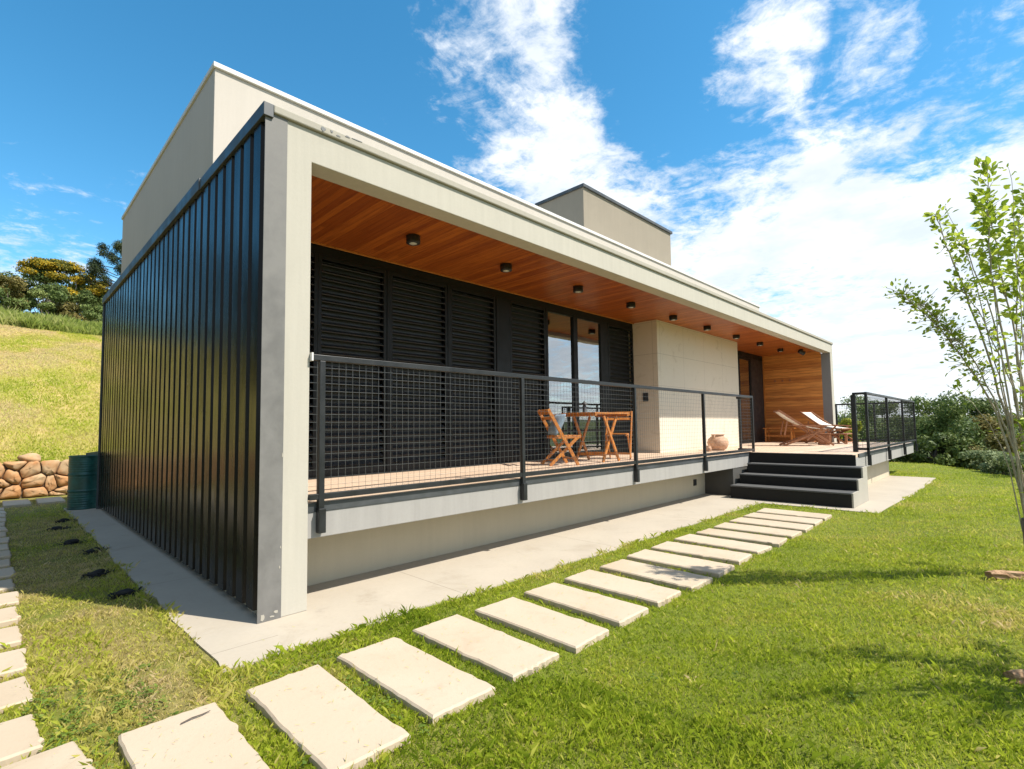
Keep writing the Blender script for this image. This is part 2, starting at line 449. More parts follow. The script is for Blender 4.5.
# value noise in numpy
_perm = np.random.default_rng(5).random((256, 256))
def vnoise(x, y):
    xi = np.floor(x).astype(int); yi = np.floor(y).astype(int); fx = x - xi; fy = y - yi
    fx = fx * fx * (3 - 2 * fx); fy = fy * fy * (3 - 2 * fy)
    g = lambda a, b: _perm[a % 256, b % 256]
    return (g(xi, yi) * (1 - fx) + g(xi + 1, yi) * fx) * (1 - fy) + (g(xi, yi + 1) * (1 - fx) + g(xi + 1, yi + 1) * fx) * fy
def fbm(x, y, o=4):
    t = 0; a = .5; n = 0
    for i in range(o):
        t = t + a * vnoise(x * 2 ** i + 17 * i, y * 2 ** i + 9 * i); n += a; a *= .5
    return t / n
def sstep(v, a, b):
    t = np.clip((v - a) / (b - a), 0, 1); return t * t * (3 - 2 * t)

# ------------------------------------------------------------------ terrain
def house_mask(x, y):            # 1 on the flat pad the house and apron stand on
    dx_ = np.maximum(np.maximum(-.5 - x, x - 16.6), 0); dy_ = np.maximum(np.maximum(-2.8 - y, y - 10), 0)
    return 1 - sstep(np.hypot(dx_, dy_), 0, .8)
def ground_h(x, y):
    x = np.asarray(x, float); y = np.asarray(y, float)
    near = 1 - sstep(np.hypot(x - 5, y), 25, 45)
    h = -.014 + near * (1 - house_mask(x, y)) * ((fbm(x * .55 + 3, y * .9, 3) - .5) * .10 * sstep(x, .5, 4) + (fbm(x * 2.2, y * 2.2, 2) - .5) * .03)
    e = np.maximum((x - 19) * .41 - (y + 2.9) * .91, 0)
    e = e + np.maximum(x - 24, 0) * .6
    e2 = np.where(x < 12, 0, 1.0) * e + np.where(x < 12, 1.0, 0) * np.maximum(-y - 14, 0) * .6
    h = h - np.minimum(.30 * e2 * sstep(e2, 0, 3), 6.0)
    r = np.hypot(x, y)
    h = h + .20 * sstep(-y, 2.25, 4.3) * sstep(x, -.6, 1.4) * (1 - sstep(x, 9, 15)) * (1 - sstep(-y, 8, 16))
    h = h + sstep(-x, 3.2, 40) * 4.0 * (1 - sstep(r, 60, 200))
    far = sstep(r, 110, 420)
    h = h * (1 - far) + far * (-5 + 22 * fbm(x * .006 + 4, y * .006 + 2, 4) * sstep(r, 160, 420))
    return h
def axis(fine0, fine1, step, far):
    a = list(np.arange(fine0, fine1 + 1e-6, step))
    s = step; v = fine1; out = []
    while v < far: s *= 1.28; v += s; out.append(v)
    s = step; v = fine0; lo = []
    while v > -far: s *= 1.28; v -= s; lo.append(v)
    return np.array(lo[::-1] + a + out)
def grid(name, xs, ys, hf, m):
    X, Y = np.meshgrid(xs, ys); Z = hf(X, Y)
    V = np.stack([X, Y, Z], -1).reshape(-1, 3)
    nx = len(xs); ny = len(ys)
    i = np.arange(nx - 1)[None, :] + nx * np.arange(ny - 1)[:, None]
    F = np.stack([i, i + 1, i + 1 + nx, i + nx], -1).reshape(-1, 4)
    return np_mesh(name, V, F, m, smooth=True)
g = grid('lawn', axis(-4, 24, .16, 900), axis(-9, 12.6, .16, 900), ground_h, 'lawn_ground')
tag(g, 'sunlit lawn around the house', 'lawn', kind='structure')

def hill_h(x, y):
    t = np.maximum(y - 12.45, 0)
    z = .80 + .268 * t - .0035 * np.maximum(t - 24, 0) ** 1.0 * 20
    z = np.where(t < 27.5, .80 + .268 * t + .25 * np.sin(t * .11), .80 + .268 * 27.5 + .25 * np.sin(27.5 * .11) + (t - 27.5) * .045)
    z = z + (fbm(x * .35, y * .35, 3) - .5) * .25 * sstep(t, .5, 6)
    z = z * (1 - sstep(x, 14, 60)) * (1 - sstep(y, 130, 330)) * (1 - sstep(-x, 60, 160)) - 7.0 * sstep(y, 130, 330) - 7 * sstep(x, 20, 60) - 6 * sstep(-x, 60, 160)
    return z
h = grid('hillside', np.concatenate([axis(-6, 10, .3, 150)]), np.concatenate([np.arange(12.45, 45, .3), np.arange(45, 340, 4)]), hill_h, 'hill_ground')
tag(h, 'mown grassy hillside rising behind the stone wall', 'hillside', kind='structure')

# ------------------------------------------------------------------ apron
def apron():
    def edge(a, b, n, amp):
        out = []
        for i in range(n):
            t = i / n; x = a[0] + (b[0] - a[0]) * t; y = a[1] + (b[1] - a[1]) * t
            d = Vector((b[0] - a[0], b[1] - a[1])).normalized()
            k = (float(fbm(np.array(x * 2.3 + 5), np.array(y * 2.3 + 1), 3)) - .5) * amp
            out.append((x - d.y * k, y + d.x * k))
        return out
    poly = edge((-.45, 9.4), (-.44, -.66), 60, .10) + edge((-.44, -.66), (8.85, -.72), 70, .16) + edge((8.85, -.72), (8.88, -2.66), 14, .05) \
        + edge((8.88, -2.66), (16.4, -2.66), 50, .10) + edge((16.4, -2.66), (16.4, 9.4), 40, .04) + edge((16.4, 9.4), (-.45, 9.4), 4, 0)
    n = len(poly)
    mb = MB()
    mb.add([(x, y, 0) for x, y in poly] + [(x, y, -.12) for x, y in poly],
           [tuple(range(n))] + [(i, n + i, n + (i + 1) % n, (i + 1) % n) for i in range(n)])
    o = mb.build('concrete_apron', 'concrete_floor')
    return tag(o, 'pale concrete apron around the foot of the house', 'pavement', kind='structure')
apron()

# ------------------------------------------------------------------ house
house = empty('house', (0, 0, 0), 0, 'modern flat roofed house with black ribbed side wall and wood lined porch', 'house')
L = 18.15; ZB = 3.84; ZF = 4.13; YB = 2.12; ZC = 3.93; DK = .88; LE = L - .30
# concrete frame: front pillar, long fascia beam, end pillar
mb = MB()
ol = [(.056, 0), (.386, 0), (.386, ZB), (L, ZB), (L, ZF), (.056, ZF)]
mb.add([(x, 0, z) for x, z in ol] + [(x, .23, z) for x, z in ol], [tuple(range(6)), tuple(range(11, 5, -1))] + [((i + 1) % 6, i, 6 + i, 6 + (i + 1) % 6) for i in range(6)])
mb.box(.058, .384, .2305, .42, 0, ZB)
mb.box(LE, L, 0, .022, 0.6, ZB - .001)
fr = mb.build('concrete_frame', 'concrete_cream', house, .006)
cp = MB().box(.051, L + .02, -.03, .30, ZF + .002, ZF + .072).build('fascia_coping', 'concrete_coping', house, .010)
# chipped plaster on the coping: small dark broken patches
def patch_bit(name, x, y, z, w, h_, m, parent, k=8):
    pts = [(x + w * .5 * math.cos(2 * math.pi * i / k) * random.uniform(.5, 1.15), y, z + h_ * .5 * math.sin(2 * math.pi * i / k) * random.uniform(.5, 1.15)) for i in range(k)]
    MB().add(pts + [(p[0], y + .004, p[2]) for p in pts], [tuple(range(k))] + [(i, (i + 1) % k, k + (i + 1) % k, k + i) for i in range(k)]).build(name, m, parent)
for (x, w, hgt, z) in [(.47, .075, .05, ZF + .036), (.55, .03, .03, ZF + .045), (.615, .05, .016, ZF + .030), (.70, .06, .02, ZF + .058), (.80, .12, .010, ZF + .063)]:
    patch_bit('chipped_patch', x, -.0335, z, w, hgt, 'end_wall_grey', cp)
# side wall, rear wall, right wall and low roof
MB().box(.06, .37, .421, 8.66, .02, 4.08).build('side_wall', 'base_wall', house)
MB().box(.371, L - .05, 8.45, 8.66, .02, 4.08).build('rear_wall', 'concrete_cream', house)
MB().box(LE, L, .0225, 8.449, .6, ZB - .002).build('end_wall', 'end_wall_grey', house)
MB().box(.371, L - .02, .232, 8.449, 4.02, 4.10).build('roof_slab', 'concrete_coping', house)
# corner steel angle
ang = MB().box(-.010, .172, -.007, -.0005, .0, ZF + .0).build('corner_angle', 'steel_angle', house, .002)
for (x, z, w, hh) in [(.03, .04, .05, .055), (.13, .06, .04, .03), (.155, .40, .012, .03), (.16, .56, .010, .03), (.10, .03, .05, .02), (.165, 1.3, .01, .04)]:
    patch_bit('plaster_splash', x, -.0095, z, w, hh, 'concrete_coping', ang)
# ribbed cladding on the left side
def clad():
    V = []; Fc = []
    prof = []                       # (y, x) polyline, trapezoid ribs 0.25 m apart
    y = .03
    while y < 8.62:
        prof += [(y, .046), (y + .045, .046), (y + .070, -.006), (y + .225, -.006)]
        y += .25
    prof.append((8.64, .046))
    n = len(prof)
    zs = [.075, 4.12]
    for z in zs:
        for (a, b) in prof: V.append((b, a, z))
    for i in range(n - 1): Fc.append((i, n + i, n + i + 1, i + 1))
    mb = MB(); mb.add(V, Fc)
    o = mb.build('ribbed_cladding', 'black_cladding', house)
    so = o.modifiers.new('solid', 'SOLIDIFY'); so.thickness = .003; so.offset = 0
    return o
clad()
MB().box(-.030, .05, -.028, 1.86, ZF - .045, ZF + .068).build('side_capping', 'cap_metal', house, .004)
MB().box(-.042, .05, 1.82, 8.70, ZF - .050, ZF + .080).build('side_capping', 'cap_metal', house, .004)
MB().box(-.03, .059, 8.645, 8.69, .0, ZF - .04).build('corner_trim', 'cap_metal', house, .003)
# upper block of the house
XU0, XU1, YU0, YU1, ZU = .14, 17.45, 2.02, 7.92, 5.632
MB().box(XU0, XU1, YU0, YU1, 4.101, ZU).build('upper_wall', 'wall_upper', house, .006)
MB().box(XU0 - .02, XU1 + .02, YU0 - .03, YU1 + .02, ZU + .001, ZU + .060).build('parapet_coping', 'coping_white', house, .006)
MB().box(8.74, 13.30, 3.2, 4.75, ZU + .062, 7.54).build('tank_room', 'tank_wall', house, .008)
MB().box(8.69, 13.35, 3.15, 4.80, 7.521, 7.60).build('tank_room_coping', 'cap_metal', house, .006)
# porch ceiling and edge trim
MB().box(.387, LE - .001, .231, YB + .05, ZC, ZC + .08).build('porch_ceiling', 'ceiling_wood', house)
MB().box(.387, 9.09, YB - .06, YB - .035, ZC - .022, ZC - .001).build('ceiling_trim', 'chair_wood', house, .003)
# deck
mb = MB(); mb.box(.387, 10.45, .045, YB + .3, .805, DK); mb.box(10.451, LE - .001, -1.94, YB + .3, .805, DK); mb.box(LE, 18.70, -1.94, 3.0, .805, DK)
mb.build('deck_floor', 'deck_wood', house)
mb = MB(); mb.box(.387, 10.449, .03, .34, .578, .80); mb.box(10.45, 18.70, -1.95, -1.70, .56, .80); mb.box(18.46, 18.70, -1.699, 3.0, .56, .80)
mb.build('deck_beam', 'beam_grey', house, .006)
mb = MB(); mb.box(.387, 10.449, .022, .044, .801, .874); mb.box(10.9, 18.70, -1.962, -1.941, .801, .874)
mb.build('deck_edge_strip', 'cap_metal', house)
mb = MB(); mb.box(.387, 9.5, .65, .85, 0.0, .577); mb.box(10.46, 16.3, -1.65, -1.45, 0, .559); mb.box(16.1, 16.3, -1.449, 8.4, 0, .559)
mb.build('base_wall', 'base_wall', house, .004)
MB().box(9.501, 9.7, .035, .85, 0, .577).build('base_wall', 'plinth_dark', house, .004)
MB().box(9.701, 10.44, .04, .12, 0, .577).build('base_wall', 'plinth_dark', house, .004)
MB().box(8.93, 9.06, .632, .649, .22, .35).build('vent_plate', 'plastic_dark', house, .004)
# shutters and their posts on the back wall
def shutter(x0, x1, z0, z1):
    f = MB(); w = .05
    f.box(x0, x0 + w, YB - .02, YB + .03, z0, z1).box(x1 - w, x1, YB - .02, YB + .03, z0, z1)
    f.box(x0 + w, x1 - w, YB - .018, YB + .028, z0, z0 + .10).box(x0 + w, x1 - w, YB - .018, YB + .028, z1 - .06, z1)
    o = f.build('shutter', 'shutter_metal', house, .003)
    s = MB(); z = z0 + .13
    while z < z1 - .08:
        s.bar((x0 + w, YB + .008, z), (x1 - w, YB + .008, z), .062, .011, (0, -.80, -.60))
        z += .098
    s.build('louvre', 'louvre_metal', o)
    MB().box(x0 + w, x1 - w, YB + .075, YB + .085, z0 + .1, z1 - .06).build('backing', 'plastic_dark', o)
ZT = 3.80
for x0, x1 in [(.40, 1.41), (1.412, 2.43), (2.48, 3.54), (3.58, 4.60), (4.95, 5.93), (8.05, 9.09)]:
    shutter(x0, x1, DK + .03, ZT)
MB().box(4.61, 4.94, YB - .03, YB + .12, DK, ZT).build('door_post', 'shutter_metal', house, .004)
mb = MB(); mb.box(.387, 9.09, YB - .015, YB + .10, ZT + .002, ZC - .003); mb.box(.387, 9.09, YB - .03, YB + .06, DK + .001, DK + .029)
for x in (2.455, 3.56): mb.box(x - .02, x + .02, YB - .028, YB + .03, DK + .03, ZT)
mb.build('shutter_track', 'shutter_metal', house)
# window with two panes
wf = MB(); zb, zt = DK + .03, ZT
wf.box(5.94, 6.00, YB - .02, YB + .07, zb, zt).box(6.80, 6.93, YB - .025, YB + .06, zb, zt).box(7.76, 8.04, YB - .02, YB + .07, zb, zt)
wf.box(6.00, 6.80, YB - .018, YB + .06, zb, zb + .09).box(6.93, 7.76, YB - .018, YB + .06, zb, zb + .09)
wf.box(6.00, 6.80, YB - .018, YB + .06, zt - .05, zt).box(6.93, 7.76, YB - .018, YB + .06, zt - .05, zt)
wf.box(6.00, 6.80, YB - .022, YB + .01, 1.40, 1.44).box(6.93, 7.76, YB - .022, YB + .01, 1.40, 1.44)
win = wf.build('window', 'shutter_metal', house, .003)
MB().box(5.99, 6.81, YB + .018, YB + .026, zb + .08, zt - .04).build('pane', 'window_glass', win)
MB().box(6.92, 7.77, YB + .012, YB + .020, zb + .08, zt - .04).build('pane', 'window_glass', win)
# dim room behind the glass
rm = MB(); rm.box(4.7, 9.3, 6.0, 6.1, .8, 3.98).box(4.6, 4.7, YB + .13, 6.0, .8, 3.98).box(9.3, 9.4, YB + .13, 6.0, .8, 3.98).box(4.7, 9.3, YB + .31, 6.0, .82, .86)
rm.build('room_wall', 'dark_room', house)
# pale stone block
MB().box(9.10, 13.85, 1.48, 8.40, DK + .001, ZC - .001).build('stone_clad_block', 'limestone_tile', house, .004)
sw = MB().box(9.081, 9.099, 1.74, 1.88, 2.06, 2.26).build('socket_plate', 'plastic_dark', house, .004)
# glazed door beyond the block
MB().box(13.86, 15.6, YB + .02, YB + .1, DK, ZC - .001).build('back_wall', 'end_wall_grey', house)
dr = MB(); dr.box(15.62, 15.70, YB, YB + .08, DK, 3.75).box(16.62, 16.72, YB, YB + .08, DK, 3.75).box(15.70, 16.62, YB, YB + .08, DK, DK + .1).box(15.70, 16.62, YB, YB + .08, 3.68, 3.75)
door = dr.build('glass_door', 'shutter_metal', house, .003)
MB().box(15.70, 16.62, YB + .03, YB + .04, DK + .1, 3.68).build('pane', 'window_glass', door)
MB().box(16.72, LE - .02, YB + .005, YB + .09, DK, 3.76).build('door_panel', 'plastic_dark', house, .003)
MB().box(15.6, LE - .02, YB - .005, YB + .09, 3.762, ZC - .001).build('door_header', 'shutter_metal', house)
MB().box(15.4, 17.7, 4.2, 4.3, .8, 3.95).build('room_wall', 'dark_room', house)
MB().box(LE - .018, LE - .001, .27, YB, DK + .001, ZC - .001).build('wood_lining', 'wall_wood', house)
MB().box(LE - .033, LE - .0185, YB - .05, YB - .006, DK + .001, ZC - .002).build('lining_trim', 'chair_wood', house)
for y in (1.72, 1.48, 1.24):
    hk = MB(); hk.box(LE - .042, LE - .0185, y - .025, y + .025, 2.98, 3.04); hk.tube([(LE - .04, y, 3.0), (LE - .09, y, 2.98), (LE - .10, y, 3.03)], .009, 6)
    hk.build('coat_hook', 'brown_wood', house)

# ceiling lamps
def lamp():
    r = empty('ceiling_light', (0, 0, 0), 0)
    b = MB().lathe([(.062, 0), (.086, .004), (.088, .012), (.088, .096), (.080, .100)], 24).build('lamp_body', 'plastic_dark', r, 0, True)
    MB().lathe([(.020, -.004), (.046, -.003), (.050, .002), (.050, .006)], 20).build('lens', 'lens_glass', b, 0, True)
    return r
lamp_xs = [2.15, 3.80, 5.56, 7.27, 9.02, 10.77, 12.60, 14.40, 16.25]
where = ['nearest the front corner pillar', 'second from the front corner pillar, above the louvred shutters', 'above the left edge of the glass window', 'above the right pane of the window',
         'above the near corner of the pale stone block', 'second along the pale stone block', 'third along the pale stone block', 'just past the far end of the stone block', 'farthest round lamp, before the wood lined end wall']
lp = lamp()
for i, x in enumerate(lamp_xs):
    o = lp if i == 0 else copy_tree(lp)
    o.location = (x, 1.03, ZC - .1)
    tag(o, 'black round ceiling lamp ' + where[i], 'ceiling lamp', 'round lamps under the porch ceiling')
sp = empty('spotlight', (17.0, .62, ZC), 0, 'black tilted spotlight under the porch ceiling by the end wall', 'spotlight')
MB().lathe([(.05, -.03), (.05, 0)], 16).build('mount', 'plastic_dark', sp)
MB().tube([(0, 0, -.03), (0, 0, -.10)], .014, 8).build('stem', 'plastic_dark', sp)
MB().tube([(-.10, .05, -.06), (.06, -.05, -.13)], [.06, .075], 16).build('head', 'plastic_dark', sp, .004)

# ------------------------------------------------------------------ stairs
st = empty('staircase', (9.2, 0, 0), 0, 'four dark concrete steps with pale edges leading up to the terrace', 'stairs')
for i, (x, z0, z1) in enumerate([(9.20, 0, .26), (9.65, .26, .46), (10.06, .46, .66)]):
    x -= 9.2
    MB().box(x, 1.24, -2.135, -.02 - .02 * i, z0 + (.002 if i else 0), z1 - .03).build('step', 'stair_dark', st, .004)
    MB().box(x - .012, 1.24, -2.135, -.018 - .02 * i, z1 - .029, z1).build('tread', 'stair_edge', st, .004)
ck = MB(); ol = [(0, 0), (1.25, 0), (1.25, .66), (.86, .66), (.86, .46), (.45, .46), (.45, .26), (0, .26)]
ck.add([(x, -2.165, z) for x, z in ol] + [(x, -2.136, z) for x, z in ol], [tuple(range(8)), tuple(range(15, 7, -1))] + [((i + 1) % 8, i, 8 + i, 8 + (i + 1) % 8) for i in range(8)])
ck.build('cheek', 'concrete_coping', st, .003)
MB().box(1.21, 1.25, -1.99, .02, .662, .872).build('riser', 'stair_dark', st, .003)

# ------------------------------------------------------------------ railings
def rail_run(parent, a, b, posts, z0, z1, mesh_z0, foot=.62, inset=.03, foot_dir=(0, -1), bracket=True, pw=.05, wire=.0021, wm='wire_galv'):
    a = Vector((*a, 0)); b = Vector((*b, 0)); d = (b - a).normalized(); ln = (b - a).length
    sd = Vector((-d.y, d.x, 0))
    MB().bar(a + Vector((0, 0, z1 - .025)), b + Vector((0, 0, z1 - .025)), .05, .05, sd).build('top_rail', 'black_metal', parent, .004)
    MB().bar(a + Vector((0, 0, mesh_z0 - .025)), b + Vector((0, 0, mesh_z0 - .025)), .04, .05, sd).build('bottom_rail', 'black_metal', parent, .004)
    for t in posts:
        p = a + d * t
        o = MB().bar(p + Vector((0, 0, z0)), p + Vector((0, 0, z1 - .051)), pw, pw, sd).build('post', 'black_metal', parent, .004)
        if bracket:
            q = p + Vector((foot_dir[0] * .012, foot_dir[1] * .012, 0))
            MB().bar(q + Vector((0, 0, foot)), q + Vector((0, 0, z0 + .03)), .066, .062, sd).build('bracket', 'black_metal', o, .004)
    w = MB()
    n = int(ln / .066)
    for i in range(1, n):
        p = a + d * (ln * i / n)
        w.bar(p + Vector((0, 0, mesh_z0 - .002)), p + Vector((0, 0, z1 - .05)), wire * .85, wire, sd)
    z = mesh_z0 + .066
    off = sd * .004
    while z < z1 - .06:
        w.bar(a + off + Vector((0, 0, z)), b + off + Vector((0, 0, z)), wire, wire * 1.15, sd); z += .068
    w.build('wire_mesh', wm, parent)
rl = empty('railing', (.387, .05, .6), 0, 'long black wire mesh railing along the front of the porch', 'railing')
rl.location = (0, 0, 0)
rail_run(rl, (.388, .0), (10.655, .0), [.105, 2.63, 5.21, 7.70, 10.24], .80, 2.148, .955, .624)
rail_run(rl, (10.63, .03), (10.63, .34), [.25], .881, 2.145, .955, bracket=False)
MB().box(.387, .402, -.04, .04, 2.09, 2.16).build('end_plate', 'coping_white', rl)
rr = empty('railing', (11.6, -2.03, .6), 0, 'black wire mesh railing around the raised terrace right of the steps', 'railing')
rr.location = (0, 0, 0)
rail_run(rr, (11.575, -2.005), (18.725, -2.005), [.025, 2.45, 4.85, 7.125], .80, 2.165, .97, .60, wire=.0046, wm='black_metal')
rail_run(rr, (11.60, -1.98), (11.60, -1.76), [.205], .881, 2.162, .97, bracket=False, pw=.085, wire=.0046, wm='black_metal')
rail_run(rr, (18.70, -1.98), (18.70, .12), [1.0, 2.07], .80, 2.162, .97, .60, bracket=False, wire=.0046, wm='black_metal')
rail_run(rr, (18.70, .16), (18.70, 2.9), [1.3, 2.7], .80, 2.162, .97, .60, bracket=False, wire=.0046, wm='black_metal')

# ------------------------------------------------------------------ stepping stones
def paver(x, y, lx, ly, rz, label, cat='paving stone', group=None, z=.034, tilt=0.0):
    n = 16; pts = []
    def side(a, b):
        for i in range(n):
            t = i / n; j = random.gauss(0, .0028) - (random.uniform(.008, .02) if random.random() < .05 else 0)
            px_ = a[0] + (b[0] - a[0]) * t; py_ = a[1] + (b[1] - a[1]) * t
            d = Vector((b[0] - a[0], b[1] - a[1])).normalized()
            pts.append((px_ - d.y * j, py_ + d.x * j))
    c = [(-lx / 2, -ly / 2), (lx / 2, -ly / 2), (lx / 2, ly / 2), (-lx / 2, ly / 2)]
    c = [(a + random.uniform(-.012, .012), b + random.uniform(-.015, .015)) for a, b in c]
    for i in range(4): side(c[i], c[(i + 1) % 4])
    k = len(pts)
    mb = MB(); ins = [(a * (1 - .010 / lx * 2), b * (1 - .010 / ly * 2)) for a, b in pts]
    mb.add([(a, b, -.07) for a, b in pts] + [(a, b, -.010) for a, b in pts] + [(a, b, 0) for a, b in ins],
           [(i, (i + 1) % k, k + (i + 1) % k, k + i) for i in range(k)] + [(k + i, k + (i + 1) % k, 2 * k + (i + 1) % k, 2 * k + i) for i in range(k)] + [tuple(range(2 * k, 3 * k))])
    o = mb.build('paving_stone', 'paver')
    o.location = (x, y, z); o.rotation_euler = (random.uniform(-.006, .006), tilt + random.uniform(-.008, .008), rz)
    return tag(o, label, cat, group)
ordn = ['nearest', 'second', 'third', 'fourth', 'fifth', 'sixth', 'seventh', 'eighth', 'ninth', 'tenth', 'eleventh', 'twelfth', 'thirteenth', 'fourteenth', 'fifteenth', 'sixteenth', 'seventeenth', 'eighteenth', 'nineteenth', 'twentieth']
STONES = []
row = [(-.815, -1.60, .42, 1.03, .0)] + [(-.235 + .576 * i, -1.585, .415, 1.03, random.uniform(-.025, .025)) for i in range(15)]
fr_lab = {0: 'cream paving stone at the near end of the porch row, with a twig on it', 15: 'last cream paving stone of the row, in front of the dark steps'}
for i, (x, y, a, b, rz) in enumerate(row):
    y += random.uniform(-.02, .02)
    STONES.append((x, y, a, b, rz))
    paver(x, y, a, b, rz, fr_lab.get(i, 'cream paving stone in the row along the porch, %s from the near end' % ordn[i]), group='paving stones leading to the steps')
left = [(-1.80 + random.uniform(-.015, .015), -.70 + .60 * i, 1.0, .42, random.uniform(-.03, .03)) for i in range(19)]
left = [(-1.64, -1.22, .98, .40, .13)] + left
for i, (x, y, a, b, rz) in enumerate(left):
    STONES.append((x, y, a, b, rz))
    paver(x, y, a, b, rz, 'cream stone of the path left of the black wall, %s from the near end' % ordn[i], group='paving stones beside the black wall', z=.022)
for i, (x, lab) in enumerate([(-1.10, 'cream paving stone at the foot of the rubble wall, left of the two'), (-.565, 'cream paving stone at the foot of the rubble wall, next to the green drum')]):
    STONES.append((x, 11.05, .43, 1.05, 0))
    paver(x, 11.05, .43, 1.05, 0, lab, group='paving stones at the rubble wall')
tw = MB().tube([(-.07, 0, 0), (-.02, .006, .003), (.03, .002, .002), (.07, .010, .001)], [.003, .004, .0035, .002], 6)
o = tw.build('twig', 'bark_dark'); o.location = (-.72, -1.22, .040); o.rotation_euler = (0, 0, .10); tag(o, 'small brown twig lying on the nearest paving stone', 'twig')

# ------------------------------------------------------------------ rubble wall
def rubble_wall():
    r = empty('stone_wall', (0, 12.3, 0), 0, 'low retaining wall of rough orange brown rubble below the hillside', 'stone wall')
    rs = random.Random(4)
    seeds = []
    x = -8.0
    cells = []
    while x < 4.5:
        for zi in range(3):
            if rs.random() < .18: continue
            seeds.append((x + rs.uniform(-.2, .2) + (.2 if zi % 2 else 0), .12 + zi * .29 + rs.uniform(-.13, .13)))
        if rs.random() < .55: seeds.append((x + rs.uniform(-.2, .2), rs.uniform(.08, .78)))
        x += .33
    mb = MB()
    for i, (sx_, sz_) in enumerate(seeds):
        poly = [(sx_ - .6, 0.0), (sx_ + .6, 0.0), (sx_ + .6, .86), (sx_ - .6, .86)]
        for j, (ox, oz) in enumerate(seeds):
            if i == j or abs(ox - sx_) > 1.2: continue
            mx_, mz_ = (ox + sx_) / 2, (oz + sz_) / 2; nx_, nz_ = ox - sx_, oz - sz_
            out = []
            for k in range(len(poly)):
                a = poly[k]; b = poly[(k + 1) % len(poly)]
                da = (a[0] - mx_) * nx_ + (a[1] - mz_) * nz_; db = (b[0] - mx_) * nx_ + (b[1] - mz_) * nz_
                if da <= 0: out.append(a)
                if (da < 0 < db) or (db < 0 < da):
                    t = da / (da - db); out.append((a[0] + (b[0] - a[0]) * t, a[1] + (b[1] - a[1]) * t))
            poly = out
            if len(poly) < 3: break
        if len(poly) < 3: continue
        cx = sum(p[0] for p in poly) / len(poly); cz = sum(p[1] for p in poly) / len(poly)
        # subdivide outline and round it
        pts = []
        for k in range(len(poly)):
            a = poly[k]; b = poly[(k + 1) % len(poly)]
            for t in (.12, .5, .88): pts.append((a[0] + (b[0] - a[0]) * t, a[1] + (b[1] - a[1]) * t))
        k = len(pts); bul = rs.uniform(.02, .10)
        rings = []
        for sc_, yy in ((.93, .06), (.95, -.0), (.86, -bul * .6), (.55, -bul), (.2, -bul * 1.05)):
            rings.append([(cx + (p[0] - cx) * sc_ * rs.uniform(.92, 1.04), yy + rs.uniform(-.022, .022), cz + (p[1] - cz) * sc_ * rs.uniform(.96, 1.03)) for p in pts])
        vs = [v for rg in rings for v in rg]; fs = []
        for a in range(len(rings) - 1):
            for b in range(k): fs.append((a * k + b, a * k + (b + 1) % k, (a + 1) * k + (b + 1) % k, (a + 1) * k + b))
        fs.append(tuple((len(rings) - 1) * k + b for b in range(k)))
        mb.add(vs, fs)
    mb.build('rubble', 'rubble', r, 0, True)
    MB().box(-8, 4.5, .04, .4, -.1, .80).build('mortar', 'mortar', r)
rubble_wall()
def rock(name, loc, s, label, cat, m='rubble', seed=1, sub=3):
    bm = bmesh.new(); bmesh.ops.create_icosphere(bm, subdivisions=sub, radius=1)
    rs = random.Random(seed); ph = [rs.uniform(0, 6) for _ in range(6)]
    for v in bm.verts:
        c = v.co
        k = 1 + .16 * math.sin(c.x * 2.6 + ph[0]) * math.sin(c.y * 2.9 + ph[1]) + .12 * math.sin(c.z * 3.7 + ph[2] + c.x * 2) + .06 * math.sin(c.x * 7 + ph[3]) * math.sin(c.y * 8 + ph[4]) * math.sin(c.z * 7 + ph[5])
        v.co = Vector((c.x * s[0] * k, c.y * s[1] * k, c.z * s[2] * k))
    me = bpy.data.meshes.new(name); bm.to_mesh(me); bm.free(); me.materials.append(M[m])
    for p in me.polygons: p.use_smooth = True
    o = bpy.data.objects.new(name, me); o.location = loc; col.objects.link(o); return tag(o, label, cat)
rock('rock', (-.86, 12.45, .91), (.20, .16, .13), 'loose pale rock lying on top of the rubble wall', 'rock', 'rubble', 3)

# ------------------------------------------------------------------ drum
dm = empty('oil_drum', (-.17, 9.06, 0), 0, 'dark teal metal drum standing at the far end of the black wall', 'drum')
prof = [(.262, 0), (.272, .004), (.272, .03), (.264, .04)]
for i in range(1, 100):
    z = .04 + .97 * i / 100
    r_ = .264 + .004 * (abs((z * 22) % 1 - .5) < .22) * (.62 < z < .95 or z < .3)
    if abs(z - .36) < .014 or abs(z - .68) < .014: r_ = .275
    prof.append((r_, z))
prof += [(.264, 1.02), (.273, 1.03), (.273, 1.045), (.258, 1.047), (.256, 1.0)]
MB().lathe(prof, 40).build('drum_body', 'drum_paint', dm, 0, True)
MB().lathe([(.20, 1.001), (.256, 1.003), (.256, 1.006)], 40).build('drum_top', 'drum_rim', dm, 0, True)
MB().bar((-.02, -.2, 1.055), (.22, .12, 1.075), .09, .012, (0, 0, 1)).build('lid_strip', 'drum_paint', dm)

